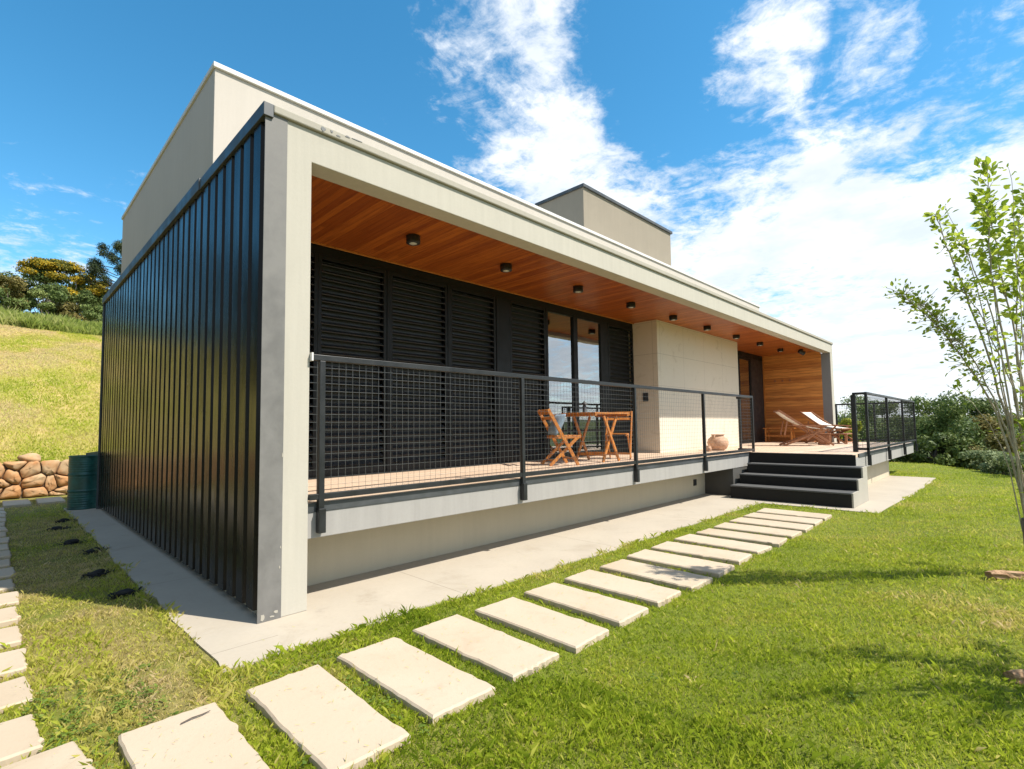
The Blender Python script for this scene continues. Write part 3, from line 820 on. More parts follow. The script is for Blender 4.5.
# ------------------------------------------------------------------ black clumps in the grass
clumps = [(-.60, 7.35, 'farthest black clump in the shaded grass, nearest the drum'), (-.74, 6.5, 'second farthest black clump in the shaded grass, touching the farthest one'),
          (-.70, 5.0, 'third black clump from the drum in the shaded grass'), (-.56, 4.1, 'fourth black clump from the drum, right at the concrete edge'),
          (-.68, 2.75, 'long black clump in the shaded grass, second from the sunlit edge'), (-.585, 1.70, 'black clump nearest the camera, at the sunlit edge of the shade')]
for i, (x, y, lab) in enumerate(clumps):
    rs = random.Random(30 + i)
    mb = MB(); ang0 = rs.uniform(-.3, .7)
    for k in range(70):                          # wilted dark leaves heaped in a little mound
        t = rs.uniform(0, 6.28); rr_ = rs.uniform(0, .09)
        bx, by = math.cos(t) * rr_ * 1.7, math.sin(t) * rr_
        bx, by = bx * math.cos(ang0) - by * math.sin(ang0), bx * math.sin(ang0) + by * math.cos(ang0)
        d = Vector((math.cos(t), math.sin(t), rs.uniform(.2, 1.6))).normalized(); ln = rs.uniform(.03, .085)
        sdv = Vector((-d.y, d.x, 0)).normalized() * rs.uniform(.007, .016)
        p0 = Vector((bx, by, -.01)); p1 = p0 + d * ln * .6; p2 = p0 + d * ln + Vector((0, 0, -.03))
        mb.add([p0 - sdv * .4, p0 + sdv * .4, p1 + sdv, p2, p1 - sdv], [(0, 1, 2, 4), (4, 2, 3)])
    rt = empty('black_clump', (x, y, .0), 0, lab, 'dark plant', 'black clumps beside the black wall')
    mb.build('leaves', 'soil_clod', rt)
    c = rock('core', (0, 0, .012), (.075, .038, .035), None, None, 'soil_clod', 50 + i, 3); c.parent = rt; c.rotation_euler = (0, 0, ang0)

# ------------------------------------------------------------------ folding furniture
def folding_chair(loc, rz, label):
    r = empty('folding_chair', loc, rz, label, 'chair', 'folding chairs at the porch table')
    for s in (-1, 1):
        MB().bar((-.27, s * .235, .90), (.23, s * .235, .004), .026, .052, (0, 1, 0)).build('leg', 'chair_wood', r, .004)
        MB().bar((.27, s * .200, .47), (-.24, s * .200, .004), .026, .048, (0, 1, 0)).build('leg', 'chair_wood', r, .004)
    st_ = MB()
    for k in range(6): st_.box(-.14 + k * .078, -.14 + k * .078 + .062, -.185, .185, .462, .482)
    st_.box(-.14, .31, -.186, -.166, .43, .461).box(-.14, .31, .166, .186, .43, .461)
    st_.build('seat', 'chair_wood', r, .003)
    b = MB(); b.bar((-.250, -.222, .862), (-.250, .222, .862), .018, .085, (1, 0, .6)); b.bar((-.192, -.222, .76), (-.192, .222, .76), .016, .05, (1, 0, .6))
    b.build('backrest', 'chair_wood', r, .003)
    b = MB(); b.bar((.172, -.222, .105), (.172, .222, .105), .02, .03, (1, 0, 0)); b.bar((-.155, -.19, .08), (-.155, .19, .08), .02, .03, (1, 0, 0))
    b.build('stretcher', 'chair_wood', r, .003)
    return r
folding_chair((5.03, 1.08, DK), -.50, 'wooden folding chair left of the porch table, with a blue grey cushion')
folding_chair((6.98, 1.20, DK), math.pi + .45, 'wooden folding chair right of the porch table, without a cushion')
def cushion():
    bm = bmesh.new(); bmesh.ops.create_cube(bm, size=1); bmesh.ops.subdivide_edges(bm, edges=bm.edges[:], cuts=7, use_grid_fill=True)
    for v in bm.verts:
        x, y, z = v.co * 2
        k = (1 - x ** 4 * .8) * (1 - z ** 4 * .8)
        v.co = Vector((x * .19 * (1 - .06 * (1 - z * z)), y * .075 * max(k, .12), z * .19 * (1 - .06 * (1 - x * x))))
    me = bpy.data.meshes.new('cushion'); bm.to_mesh(me); bm.free(); me.materials.append(M['cushion'])
    for p in me.polygons: p.use_smooth = True
    o = bpy.data.objects.new('cushion', me); col.objects.link(o)
    o.location = (4.995, 1.10, DK + .655); o.rotation_euler = (0, R_(-32), R_(90) + .06)
    o.rotation_euler = (R_(26), 0, R_(90) - .50)
    tag(o, 'blue grey cushion leaning on the back of the folding chair', 'cushion')
cushion()
tb = empty('folding_table', (6.1, 1.10, DK), .02, 'small wooden folding table with crossed legs on the porch', 'table')
t = MB()
for k in range(8): t.box(-.55 + .001, .55, -.36 + k * .0905, -.36 + k * .0905 + .082, .835, .86)
t.build('tabletop', 'chair_wood', tb, .004)
t = MB()
for x in (-.53, .49): t.box(x, x + .04, -.355, .355, .795, .834)
t.build('apron_rail', 'chair_wood', tb, .003)
for s in (-1, 1):
    MB().bar((-.23, s * .32, .80), (.23, s * .32, .004), .028, .052, (0, 1, 0)).build('leg', 'chair_wood', tb, .004)
    MB().bar((.23, s * .285, .80), (-.23, s * .285, .004), .028, .052, (0, 1, 0)).build('leg', 'chair_wood', tb, .004)
b = MB(); b.bar((.158, -.30, .13), (.158, .30, .13), .022, .05, (1, 0, 0)); b.bar((-.158, -.27, .13), (-.158, .27, .13), .022, .05, (1, 0, 0)); b.build('stretcher', 'chair_wood', tb, .003)
ln = empty('lantern', (5.93, 1.22, DK + .861), 0, 'small black lantern standing on the porch table', 'lantern')
MB().lathe([(.045, 0), (.05, .01), (.03, .03), (.035, .12), (.02, .15)], 14).build('lantern_body', 'plastic_dark', ln, 0, True)
MB().lathe([(.07, .151), (.06, .165), (.015, .20), (.012, .215)], 14).build('cap', 'plastic_dark', ln, 0, True)

# urn and little pot
ur = empty('clay_urn', (10.92, .93, DK), 0, 'large round clay urn standing in front of the pale stone block', 'urn')
MB().lathe([(.13, 0), (.19, .04), (.235, .12), (.245, .19), (.225, .27), (.17, .325), (.135, .345), (.14, .365), (.165, .385), (.155, .39), (.12, .36), (.11, .33)], 36).build('urn_body', 'clay', ur, 0, True)
for s in (-1, 1): MB().tube([(s * .16, 0, .36), (s * .215, -.01, .355), (s * .235, -.01, .31), (s * .215, 0, .27)], .016, 8).build('handle', 'clay', ur, 0, True)
o = MB().lathe([(.05, 0), (.07, .05), (.06, .10), (.045, .12), (.05, .13)], 20).build('clay_pot', 'clay', None, 0, True)
o.location = (10.42, .95, DK); tag(o, 'tiny clay pot beside the large urn', 'pot')

# deck chairs
def deck_chair(loc, rz, label):
    """sling chair, faces local -Y, about 1.5 m long and 0.62 m wide"""
    r = empty('deck_chair', loc, rz, label, 'deck chair', 'sling deck chairs on the terrace')
    w = .31
    for s in (-1, 1):
        MB().bar((s * w, .72, 1.00), (s * w, -.62, .02), .026, .050, (1, 0, 0)).build('back_frame', 'brown_wood', r, .004)
        MB().bar((s * (w - .04), .62, .012), (s * (w - .04), -.52, .46), .026, .050, (1, 0, 0)).build('seat_frame', 'brown_wood', r, .004)
        MB().bar((s * (w + .035), .40, .585), (s * (w + .035), -.45, .54), .055, .026, (1, 0, 0)).build('armrest', 'brown_wood', r, .004)
        MB().bar((s * (w + .034), -.38, .53), (s * (w + .034), .05, .16), .024, .045, (1, 0, 0)).build('arm_prop', 'brown_wood', r, .003)
        MB().bar((s * (w - .07), .50, .70), (s * (w - .07), .58, .30), .022, .04, (1, 0, 0)).build('back_prop', 'brown_wood', r, .003)
    x = MB()
    for (y, z) in ((.72, .99), (-.52, .455), (.58, .04), (-.60, .06)): x.bar((-w, y, z), (w, y, z), .035, .035, (0, 1, 0))
    x.build('crossbar', 'brown_wood', r, .004)
    V = []; Fc = []; n = 18
    for i in range(n + 1):
        t = i / n
        y = .72 + (-.52 - .72) * t; z = .995 + (.46 - .995) * t - .62 * t * (1 - t) * (1.25 - .5 * t)
        for sx_ in (-1, 1): V.append((sx_ * (w - .045), y, z))
    for i in range(n): Fc.append((2 * i, 2 * i + 1, 2 * i + 3, 2 * i + 2))
    s_ = MB(); s_.add(V, Fc); so = s_.build('sling', 'canvas', r, 0, True)
    m_ = so.modifiers.new('solid', 'SOLIDIFY'); m_.thickness = .008
    return r
deck_chair((14.72, .02, DK), R_(29), 'white sling deck chair on the terrace, nearer the stone block and seen from its side')
deck_chair((16.85, -.10, DK), R_(-16), 'white sling deck chair on the terrace, nearer the end wall with its cloth facing out')
ft = empty('side_table', (16.9, -.42, DK), 0, 'low brown wooden table on the terrace beside the deck chairs', 'table')
t = MB()
for k in range(5): t.box(-.52, .52, -.24 + k * .097, -.24 + k * .097 + .088, .285, .31)
t.build('tabletop', 'brown_wood', ft, .003)
for sx_ in (-1, 1):
    for sy_ in (-1, 1): MB().box(sx_ * .47 - .03, sx_ * .47 + .03, sy_ * .2 - .03, sy_ * .2 + .03, 0, .284).build('leg', 'brown_wood', ft, .003)
sb = empty('stool', (15.55, -.25, DK), .2, 'small dark wooden block stool between the deck chairs', 'stool')
MB().box(-.15, .15, -.15, .15, .0, .30).build('stool_body', 'brown_wood', sb, .01)
MB().box(-.17, .17, -.17, .17, .301, .335).build('stool_top', 'brown_wood', sb, .006)
bn = empty('bench', (17.3, 1.5, DK), 0, 'slim wooden bench standing along the wood lined end wall', 'bench')
t = MB()
for k in range(3): t.box(-.18 + k * .125, -.18 + k * .125 + .11, -.52, .46, .465, .49)
t.build('seat', 'chair_wood', bn, .003)
for sx_ in (-1, 1):
    for sy_ in (-.42, .38): MB().box(sx_ * .15 - .022, sx_ * .15 + .022, sy_ - .022, sy_ + .022, 0, .464).build('leg', 'chair_wood', bn, .003)
t = MB(); t.box(-.165, -.145, -.395, .355, .20, .24).box(.145, .165, -.395, .355, .20, .24); t.build('stretcher', 'chair_wood', bn, .002)

# ------------------------------------------------------------------ grass
def in_rect(x, y, cx, cy, a, b, rz):
    c, s = math.cos(-rz), math.sin(-rz); u = (x - cx) * c - (y - cy) * s; v = (x - cx) * s + (y - cy) * c
    return (np.abs(u) < a / 2) & (np.abs(v) < b / 2)
def blades(name, X, Y, Z, hgt, wid, tint, m, lean=.5, label=None):
    n = len(X); th = rng.uniform(0, 2 * np.pi, n); ld = rng.uniform(0, 2 * np.pi, n); ll = rng.random(n) ** .7 * lean
    sx_ = np.cos(th) * wid / 2; sy_ = np.sin(th) * wid / 2
    V = np.empty((n, 4, 3), np.float32)
    V[:, 0] = np.stack([X - sx_, Y - sy_, Z], -1); V[:, 1] = np.stack([X + sx_, Y + sy_, Z], -1)
    mx_ = X + np.cos(ld) * ll * hgt * .35; my_ = Y + np.sin(ld) * ll * hgt * .35; mz_ = Z + hgt * .6
    V[:, 2] = np.stack([mx_ + sx_ * .7, my_ + sy_ * .7, mz_], -1)
    tz = Z + hgt * np.sqrt(np.maximum(1 - (ll * .75) ** 2, .12))
    V[:, 3] = np.stack([X + np.cos(ld) * ll * hgt, Y + np.sin(ld) * ll * hgt, tz], -1)
    b = np.arange(n)[:, None] * 4
    F = np.concatenate([b + np.array([[0, 1, 2]]), b + np.array([[0, 2, 3]])], 0)
    o = np_mesh(name, V.reshape(-1, 3), F, m, tint=np.repeat(tint, 4))
    return tag(o, label, 'grass', kind='stuff')
def sample_polar(r0, r1, a0, a1, dens):
    area = .5 * (r1 ** 2 - r0 ** 2) * (a1 - a0); n = int(area * dens)
    r = np.sqrt(rng.uniform(r0 ** 2, r1 ** 2, n)); a = rng.uniform(a0, a1, n)
    return CAM[0] + r * np.sin(a), CAM[1] + r * np.cos(a), r
Xs, Ys, Rs = [], [], []
for r0, r1, dn in ((1.4, 3.2, 11500), (3.2, 5, 7600), (5, 8, 4400), (8, 13, 1900), (13, 20, 760), (20, 29, 330)):
    x, y, r = sample_polar(r0, r1, R_(-14), R_(103), dn); Xs.append(x); Ys.append(y); Rs.append(r)
X = np.concatenate(Xs); Y = np.concatenate(Ys); Rr = np.concatenate(Rs)
def apron_mask(x, y):
    j = (fbm(x * 3.1, y * 3.1, 2) - .42) * .20 + (fbm(x * 14, y * 14, 2) - .5) * .10
    a = (x > -.46 + j) & (x < 8.9) & (y > -.70 + j)
    b = (x >= 8.84 + j * .5) & (x < 16.42) & (y > -2.68 + j)
    return a | b | ((x > 16.3) & (x < 18.8) & (y > -.2) & (y < 9))
_eg = np.maximum(fbm(X * 4.1, Y * 4.1, 2) - .45, 0) * 4
ok = ~apron_mask(X, Y) & (Y < 11.9)
for (x, y, a, b, rz) in STONES: ok &= ~in_rect(X, Y, x, y, a - .016 - .03 * _eg, b - .016 - .03 * _eg, rz)
X, Y, Rr = X[ok], Y[ok], Rr[ok]
Zg = ground_h(X, Y) - .004
near_edge = (((X > -.56) & (X < 9) & (Y > -.86)) | ((X > 8.6) & (X < 16.7) & (Y > -2.9)))
lush = sstep(X + (fbm(X * .5 + 7, Y * .5, 3) - .5) * 3.0, -.8, 1.2)
patch = fbm(X * 1.1 + 31, Y * 1.1 + 3, 4); fine_ = fbm(X * 5.3, Y * 5.3, 3)
keep = rng.random(len(X)) < np.clip(.74 + (fine_ - .5) * 1.0 + .25 * lush, .35, 1)
X, Y, Rr, Zg, lush, patch, fine_, near_edge = [q[keep] for q in (X, Y, Rr, Zg, lush, patch, fine_, near_edge)]
tint = np.clip(.72 - .345 * lush + (patch - .5) * .95 + (fine_ - .5) * .4 + rng.normal(0, .13, len(X)), 0, 1)
tint = np.where(rng.random(len(X)) < .05, np.clip(tint + .45, 0, 1), tint)
# greener rim along pavers and apron on the left lawn
rim = (X < 1.0) & (((Y < -.55) & (X > -.6)) | ((X < -.9) & (Y < 1.2)))
tint = np.where(rim, np.clip(tint - .22, 0, 1), tint)
hg = (.016 + .020 * rng.random(len(X)) ** 2 + .03 * (rng.random(len(X)) < .03) + .012 * np.maximum(fine_ - .45, 0) * 3) * (1 + .35 * rim) * (1 + .45 * near_edge)
wd = np.clip(.0009 + Rr * .00042, .0017, .014) * (1 + .5 * rng.random(len(X)))
blades('grass_blades', X, Y, Zg, hg * (1 + np.clip(Rr - 8, 0, 20) * .012), wd, tint, 'grass_blade', .92, 'short green and dry grass of the lawn')

# broad leaved weeds along the pavers
def weeds(n_pl):
    V = []; Fc = []; T = []; rs = random.Random(21)
    for i in range(n_pl):
        if rs.random() < .6: x, y = rs.uniform(-1.32, -.75), rs.uniform(-1.75, -.2)
        elif rs.random() < .5: x, y = rs.uniform(-.5, .3), rs.uniform(-2.2, -.85)
        else: x, y = rs.uniform(-1.3, 9), rs.uniform(-5, -.8)
        if any(bool(in_rect(np.array(x), np.array(y), a, b, c, d, e)) for a, b, c, d, e in STONES): continue
        if bool(apron_mask(np.array(x), np.array(y))): continue
        z = float(ground_h(np.array(x), np.array(y))); t0 = min(max(rs.gauss(.35, .15), 0), .7)
        for k in range(rs.randint(5, 11)):
            a = rs.uniform(0, 6.28); r_ = rs.uniform(.008, .035); h_ = rs.uniform(.015, .04); sz = rs.uniform(.008, .016)
            c = Vector((x + math.cos(a) * r_, y + math.sin(a) * r_, z + h_)); d = Vector((math.cos(a), math.sin(a), rs.uniform(-.3, .4))).normalized(); b = d.cross(Vector((0, 0, 1))).normalized()
            k0 = len(V); V += [c - d * sz * .6, c + b * sz * .7, c + d * sz, c - b * sz * .7]; Fc.append((k0, k0 + 1, k0 + 2, k0 + 3)); T += [min(max(t0 + rs.gauss(0, .1), 0), 1)] * 4
    o = np_mesh('weeds', np.array([tuple(v) for v in V]), np.array(Fc), 'leaf_weed', None, T)
    tag(o, 'low broad leaved weeds growing along the paving stones', 'weeds', kind='stuff')
weeds(300)
nc = 1300
cx_ = np.concatenate([rng.uniform(-1.3, 9, nc), rng.uniform(-2.3, 9, nc)]); cy_ = np.concatenate([rng.uniform(-2.15, -1.0, nc), rng.uniform(-.75, .5, nc)])
kp = np.zeros(len(cx_), bool); cz_ = np.zeros(len(cx_))
for (x, y, a, b, rz) in STONES:
    q = in_rect(cx_, cy_, x, y, a - .03, b - .03, rz); kp |= q; cz_[q] = .040
q = apron_mask(cx_, cy_) & (cy_ > -.62) & (cx_ > -.36) & (cx_ < 8.7) & (rng.random(len(cx_)) < np.where(cy_ < -.45, .5, .10)); kp |= q; cz_[q] = .004
cx_, cy_, cz_ = cx_[kp], cy_[kp], cz_[kp]
ang_ = rng.uniform(0, 6.28, len(cx_)); ln_ = rng.uniform(.003, .015, len(cx_)) ; wd_ = rng.uniform(.0006, .0014, len(cx_))
ux, uy = np.cos(ang_), np.sin(ang_)
Vc = np.stack([np.stack([cx_ - ux * ln_ - uy * wd_, cy_ - uy * ln_ + ux * wd_, cz_], -1), np.stack([cx_ - ux * ln_ + uy * wd_, cy_ - uy * ln_ - ux * wd_, cz_], -1),
               np.stack([cx_ + ux * ln_ + uy * wd_, cy_ + uy * ln_ - ux * wd_, cz_ + .003], -1), np.stack([cx_ + ux * ln_ - uy * wd_, cy_ + uy * ln_ + ux * wd_, cz_ + .003], -1)], 1)
tag(np_mesh('grass_clippings', Vc.reshape(-1, 3), np.arange(len(cx_) * 4).reshape(-1, 4), 'grass_blade', None, np.repeat(rng.uniform(.3, 1, len(cx_)), 4)), 'dry grass clippings strewn over the paving stones and concrete', 'grass clippings', kind='stuff')
# mown grass on the hillside
n = 120000
Xh = rng.uniform(-4.5, 6, n); Yh = 12.5 + 27 * rng.random(n) ** 1.25
hp = fbm(Xh * .8, Yh * .35, 4)
th = np.clip(.76 + (hp - .5) * 2.0 + rng.normal(0, .16, n), 0, 1)
blades('hill_grass', Xh, Yh, hill_h(Xh, Yh) - .01, .05 + .05 * rng.random(n), .012 + .0006 * Yh * rng.random(n), th, 'grass_blade', .9, 'sparse dry mown grass on the hillside')
# tall grass along the crest
n = 42000
Xt = rng.uniform(-7, 12, n); Yt = 39.0 + 6.5 * rng.random(n) + (fbm(Xt * .5, Xt * 0 + 3, 3) - .5) * 2.5
ht = (.55 + .75 * rng.random(n)) * (.75 + .6 * fbm(Xt * .7, Yt * .7, 3)) * (.55 + .45 * sstep(Yt, 39, 41.5))
blades('tall_grass', Xt, Yt, hill_h(Xt, Yt) - .02, ht, .03 + .03 * rng.random(n), np.clip(rng.normal(.5, .2, n) + (fbm(Xt * .6, Yt * .6, 3) - .5), 0, 1), 'tall_grass', .55, 'tall unmown grass along the crest of the hillside')

# ------------------------------------------------------------------ foliage
def leaf_mesh(name, blobs, n, size, m, parent=None, aspect=.55, shell=.55, flat=0.0, tbias=0.0, seed=1, droop=0.0):
    """many small folded leaves spread through ellipsoidal clumps (cx,cy,cz,rx,ry,rz,weight)"""
    r = np.random.default_rng(seed)
    B = np.array([b[:6] for b in blobs], float); w = np.array([(b[6] if len(b) > 6 else b[3] * b[4] + b[3] * b[5]) for b in blobs], float); w /= w.sum()
    idx = r.choice(len(B), n, p=w)
    d = r.normal(size=(n, 3)); d /= np.linalg.norm(d, axis=1)[:, None]
    rad = (shell + (1 - shell) * r.random(n)) ** 1.0 * np.where(r.random(n) < .14, r.random(n), 1) * (1 + .10 * r.normal(size=n))
    C = B[idx, :3] + d * B[idx, 3:6] * rad[:, None]
    nrm = d + r.normal(size=(n, 3)) * .75 + np.array([0, 0, .35 + flat]); nrm /= np.linalg.norm(nrm, axis=1)[:, None]
    t = r.normal(size=(n, 3)); t[:, 2] -= droop; t -= nrm * (t * nrm).sum(1)[:, None]; t /= np.linalg.norm(t, axis=1)[:, None]
    b = np.cross(nrm, t); s = size * (.6 + .8 * r.random(n))[:, None]
    V = np.stack([C - t * s * .5, C + b * s * aspect * .5 + nrm * s * .08, C + t * s * .5, C - b * s * aspect * .5 + nrm * s * .08], 1)
    q = np.arange(n)[:, None] * 4
    F = q + np.array([[0, 1, 2, 3]])
    bt = r.normal(0, .16, len(B))[idx]
    tint = np.clip(.5 + tbias + bt + r.normal(0, .17, n), 0, 1)
    return np_mesh(name, V.reshape(-1, 3), F, m, parent, np.repeat(tint, 4))
def tree(name, loc, hgt, rx, ry, label, leafm, n, size, trunk_h, group, seed, cat='tree', barkm='bark', nb=26, low=.25, flat=False, tbias=0, shape=1.0, r0=None):
    rs = random.Random(seed); t = empty(name, loc, 0, label, cat, group)
    blobs = []; br = MB(); r0 = r0 or .03 * hgt
    top = trunk_h
    br.tube([(0, 0, -.3), (rs.uniform(-.1, .1), rs.uniform(-.1, .1), top * .5), (rs.uniform(-.2, .2), rs.uniform(-.2, .2), top), (0, 0, hgt * .75)], [r0 * 1.3, r0, r0 * .8, r0 * .2], 9)
    for k in range(nb):
        a = rs.uniform(0, 6.283); u = rs.random() ** .6; zt = rs.random()
        if flat: z = hgt * (.74 + .2 * (1 - u * u)) + rs.uniform(-.06, .04) * hgt; prof_ = 1
        else: z = hgt * (low + (1 - low) * zt); prof_ = math.sin(math.pi * (.12 + .80 * zt)) ** .7 * shape
        x = math.cos(a) * rx * u * prof_; y = math.sin(a) * ry * u * prof_
        sz = rs.uniform(.20, .36) * (rx + ry) / 2
        if flat: blobs.append((x, y, z, sz, sz, sz * .34))
        else: blobs.append((x, y, min(z, hgt - sz * .5), sz, sz, sz * rs.uniform(.65, .9)))
        if k % 2 == 0:
            m_ = Vector((x * .45, y * .45, top + (z - top) * .55)); st0 = Vector((0, 0, top * rs.uniform(.6, 1)))
            br.tube([st0, m_, (x * .95, y * .95, z - sz * .15)], [r0 * .5, r0 * .3, r0 * .08], 6)
    br.build('trunk', barkm, t, 0, True)
    leaf_mesh('crown', blobs, n, size, leafm, t, seed=seed, flat=.5 if flat else 0, tbias=tbias)
    return t
# hill trees (left)
def hz(x, y): return float(hill_h(np.array(float(x)), np.array(float(y))))
def on_hill(x, y): return (x, y, hz(x, y) - .1)
G1 = 'trees on the hill behind the house'
yz = on_hill(2.55, 57)
tr = empty('flowering_tree', yz, 0, 'wide umbrella shaped tree with yellow blossom on the hill', 'tree', G1)
rs = random.Random(9); br = MB(); blobs = []; blob_u = []
for k in range(64):
    a = rs.uniform(0, 6.283); u = math.sqrt(rs.random())
    x, y = math.cos(a) * 4.1 * u, math.sin(a) * 3.2 * u
    z = 8.0 - 3.2 * u ** 2.2 + rs.uniform(-.3, .15) - .16 * x
    blobs.append((x, y, z, rs.uniform(.6, .95), rs.uniform(.6, .95), rs.uniform(.26, .42)))
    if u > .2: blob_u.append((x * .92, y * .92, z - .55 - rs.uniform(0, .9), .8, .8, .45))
    if k % 3 == 0:
        br.tube([(rs.uniform(-.5, .5), rs.uniform(-.4, .4), rs.uniform(.8, 1.8)), (x * .5, y * .5, 3.2 + rs.uniform(-.4, .5)), (x * .9, y * .9, z - .1)], [.11, .065, .02], 6)
for sx_ in (-.5, 0, .5): br.tube([(sx_ * .6, 0, -.4), (sx_, .1, 1.6), (sx_ * 1.6, 0, 3.6)], [.2, .15, .08], 8)
br.build('trunk', 'bark_pale', tr, 0, True)
leaf_mesh('crown', blobs, 24000, .18, 'leaf_yellow', tr, seed=3, flat=.6, tbias=-.09)
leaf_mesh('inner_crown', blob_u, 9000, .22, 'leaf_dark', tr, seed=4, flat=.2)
tree('small_tree', on_hill(-1.2, 60), 6.2, 2.0, 2.0, 'thin pale flat topped tree at the left edge of the hill', 'leaf_pale', 3200, .2, 4.2, G1, 12, flat=True, nb=14, barkm='bark_pale', r0=.09)
# understorey shrubs behind the tall grass
sh = [(-2.9, 47, 4.9, 2.0, 'leaf_green'), (-1.1, 47.5, 4.4, 1.9, 'leaf_olive'), (.7, 48, 3.9, 1.8, 'leaf_green'), (2.4, 48.5, 3.3, 1.7, 'leaf_olive'), (4.2, 48, 3.2, 1.8, 'leaf_green'), (6.2, 49, 3.4, 1.9, 'leaf_olive'),
      (1.4, 52, 5.2, 2.0, 'leaf_dark'), (4.0, 52.5, 5.0, 2.0, 'leaf_dark'), (-2.0, 52, 6.0, 2.3, 'leaf_dark'), (-6, 49, 4.5, 2.5, 'leaf_green'), (9, 50, 4, 2.4, 'leaf_dark')]
shl = ['green shrub at the far left of the hill crest, tallest of the front shrubs', 'olive shrub on the crest below the pale flat topped tree', 'green shrub on the crest below the left side of the yellow tree', 'low olive shrub on the crest under the middle of the yellow tree', 'low green shrub on the crest under the right side of the yellow tree', 'olive shrub on the crest beside the black wall top',
       'dark bush directly under the yellow tree, left of its trunk', 'dark bush directly under the yellow tree, right of its trunk', 'dark tall bush on the crest left of the yellow tree', 'green shrub on the crest beyond the left picture edge', 'dark bush on the crest hidden behind the house corner']
for i, (x, y, hh, r_, lm) in enumerate(sh):
    tree('shrub', on_hill(x, y), hh, r_, r_ * .9, shl[i], lm, 7000, .17, hh * .3, 'shrubs along the hill crest', 60 + i, 'shrub', 'bark_dark', 20, .12, r0=.06)
# dark trees left of the house (seen only mirrored in the black cladding)
for i, (x, y, hh) in enumerate([(-9.5, -5, 7), (-8.5, 2, 6.5), (-9.0, 8.5, 7.5), (-10.0, 15, 8), (-8.5, 21.5, 7), (-9.0, 29, 7), (-10, 37, 7)]):
    zb_ = float(ground_h(np.array(float(x)), np.array(float(y)))) if y < 12 else hz(x, y)
    tree('dark_tree', (x, y, zb_ - .1), hh, 3.0, 3.4, 'dark evergreen tree standing left of the house outside the picture', 'leaf_pine', 6500, .34, hh * .25, 'dark trees left of the house', 150 + i, 'tree', 'bark_dark', 34, .08)
# araucaria
ax = (7.6, 55.0, hz(7.6, 55) - .1)
ar = empty('araucaria', ax, 0, 'tall araucaria pine with round tufted branch ends rising behind the house', 'pine tree', None)
tk = MB().tube([(0, 0, -.3), (.1, 0, 5), (0, 0, 9.9)], [.34, .26, .12], 10); rs = random.Random(2); blobs = []
for lay in range(5):
    z0 = 5.6 + lay * .82; ln0 = 4.2 - lay * .36
    for k in range(8):
        a = k * .785 + lay * .4 + rs.uniform(-.12, .12); l_ = ln0 * rs.uniform(.8, 1.06)
        ex, ey, ez = math.cos(a) * l_, math.sin(a) * l_, z0 + .3 + l_ * .12 + rs.uniform(-.25, .35)
        tk.tube([(0, 0, z0 + .8), (ex * .5, ey * .5, z0 + .15), (ex, ey, ez)], [.06, .04, .03], 6)
        s_ = rs.uniform(.50, .68)
        blobs.append((ex, ey, ez + .1, s_, s_, s_ * .85))
for k in range(7):
    a = k * .9; blobs.append((math.cos(a) * 1.3, math.sin(a) * 1.3, 10.1 + rs.uniform(-.3, .3), .7, .7, .55))
tk.build('trunk', 'bark_dark', ar, 0, True)
leaf_mesh('tuft', blobs, 30000, .17, 'leaf_pine', ar, aspect=.3, seed=8, shell=.3)

# trees and bushes beyond the terrace (right)
def gz(x, y): return float(ground_h(np.array(float(x)), np.array(float(y))))
G2 = 'trees and bushes beyond the terrace'
RTREES = [  # x, y, top z, radius, leaf, label, leaf count
    (28.0, -1.7, 2.75, 2.1, 'leaf_green', 'broad grey green tree just right of the terrace railing', 15000),
    (29.0, .4, 2.5, 1.7, 'leaf_green', 'mid green tree behind the far corner of the terrace railing', 9000),
    (31.0, -3.3, 2.5, 1.9, 'leaf_dark', 'dark green tree right of the broad grey green tree', 11000),
    (27.5, -3.7, 1.75, 1.3, 'leaf_olive', 'reddish olive bush below the distant hill line', 8000),
    (24.5, -3.9, .95, 1.05, 'leaf_olive', 'rusty olive bush low at the lawn edge', 7000),
    (24.0, -2.1, 1.0, 1.1, 'leaf_dark', 'dark bush at the lawn edge under the broad tree', 7000),
    (23.6, -.4, .7, 1.0, 'leaf_dark', 'low dark bush in the shade beyond the terrace slab', 6000),
    (33.0, 3.2, 3.0, 2.4, 'leaf_pale', 'pale tree seen through the left part of the terrace railing', 9000),
    (31.0, 1.7, 2.85, 1.6, 'leaf_pale', 'tall pale green tree seen through the middle of the terrace railing', 9000),
    (24.6, 1.15, 1.78, .8, 'leaf_bright', 'bright yellow green bush behind the end of the house', 6000),
    (26.0, -6.0, 1.6, 1.9, 'leaf_dark', 'dark bush behind the sapling at the right edge', 8000),
    (32.0, -7.5, 1.9, 2.4, 'leaf_green', 'green tree beyond the right edge of the lawn', 8000)]
for i, (x, y, zt, r_, lm, lab, n) in enumerate(RTREES):
    zb_ = gz(x, y) - .1
    tree('tree' if zt > 2 else 'bush', (x, y, zb_), zt - zb_, r_, r_, lab, lm, n, .12, (zt - zb_) * .25, G2, 80 + i, 'tree' if zt > 2 else 'bush', 'bark_dark', 30, .08, r0=.09)
for i, (x, y, lab) in enumerate([(20.6, -3.1, 'low pale leafed shrub on the lawn edge nearest the terrace'), (19.3, -3.55, 'low pale leafed shrub in the middle of the lawn edge'), (17.9, -4.1, 'low pale leafed shrub on the lawn edge next to the sapling')]):
    zb_ = gz(x, y) - .05
    tree('shrub', (x + .3, y - .35, zb_), .62, .75, .6, lab, 'leaf_pale', 2600, .085, .1, 'low pale shrubs along the lawn edge', 120 + i, 'shrub', 'bark_dark', 14, .1, r0=.02)
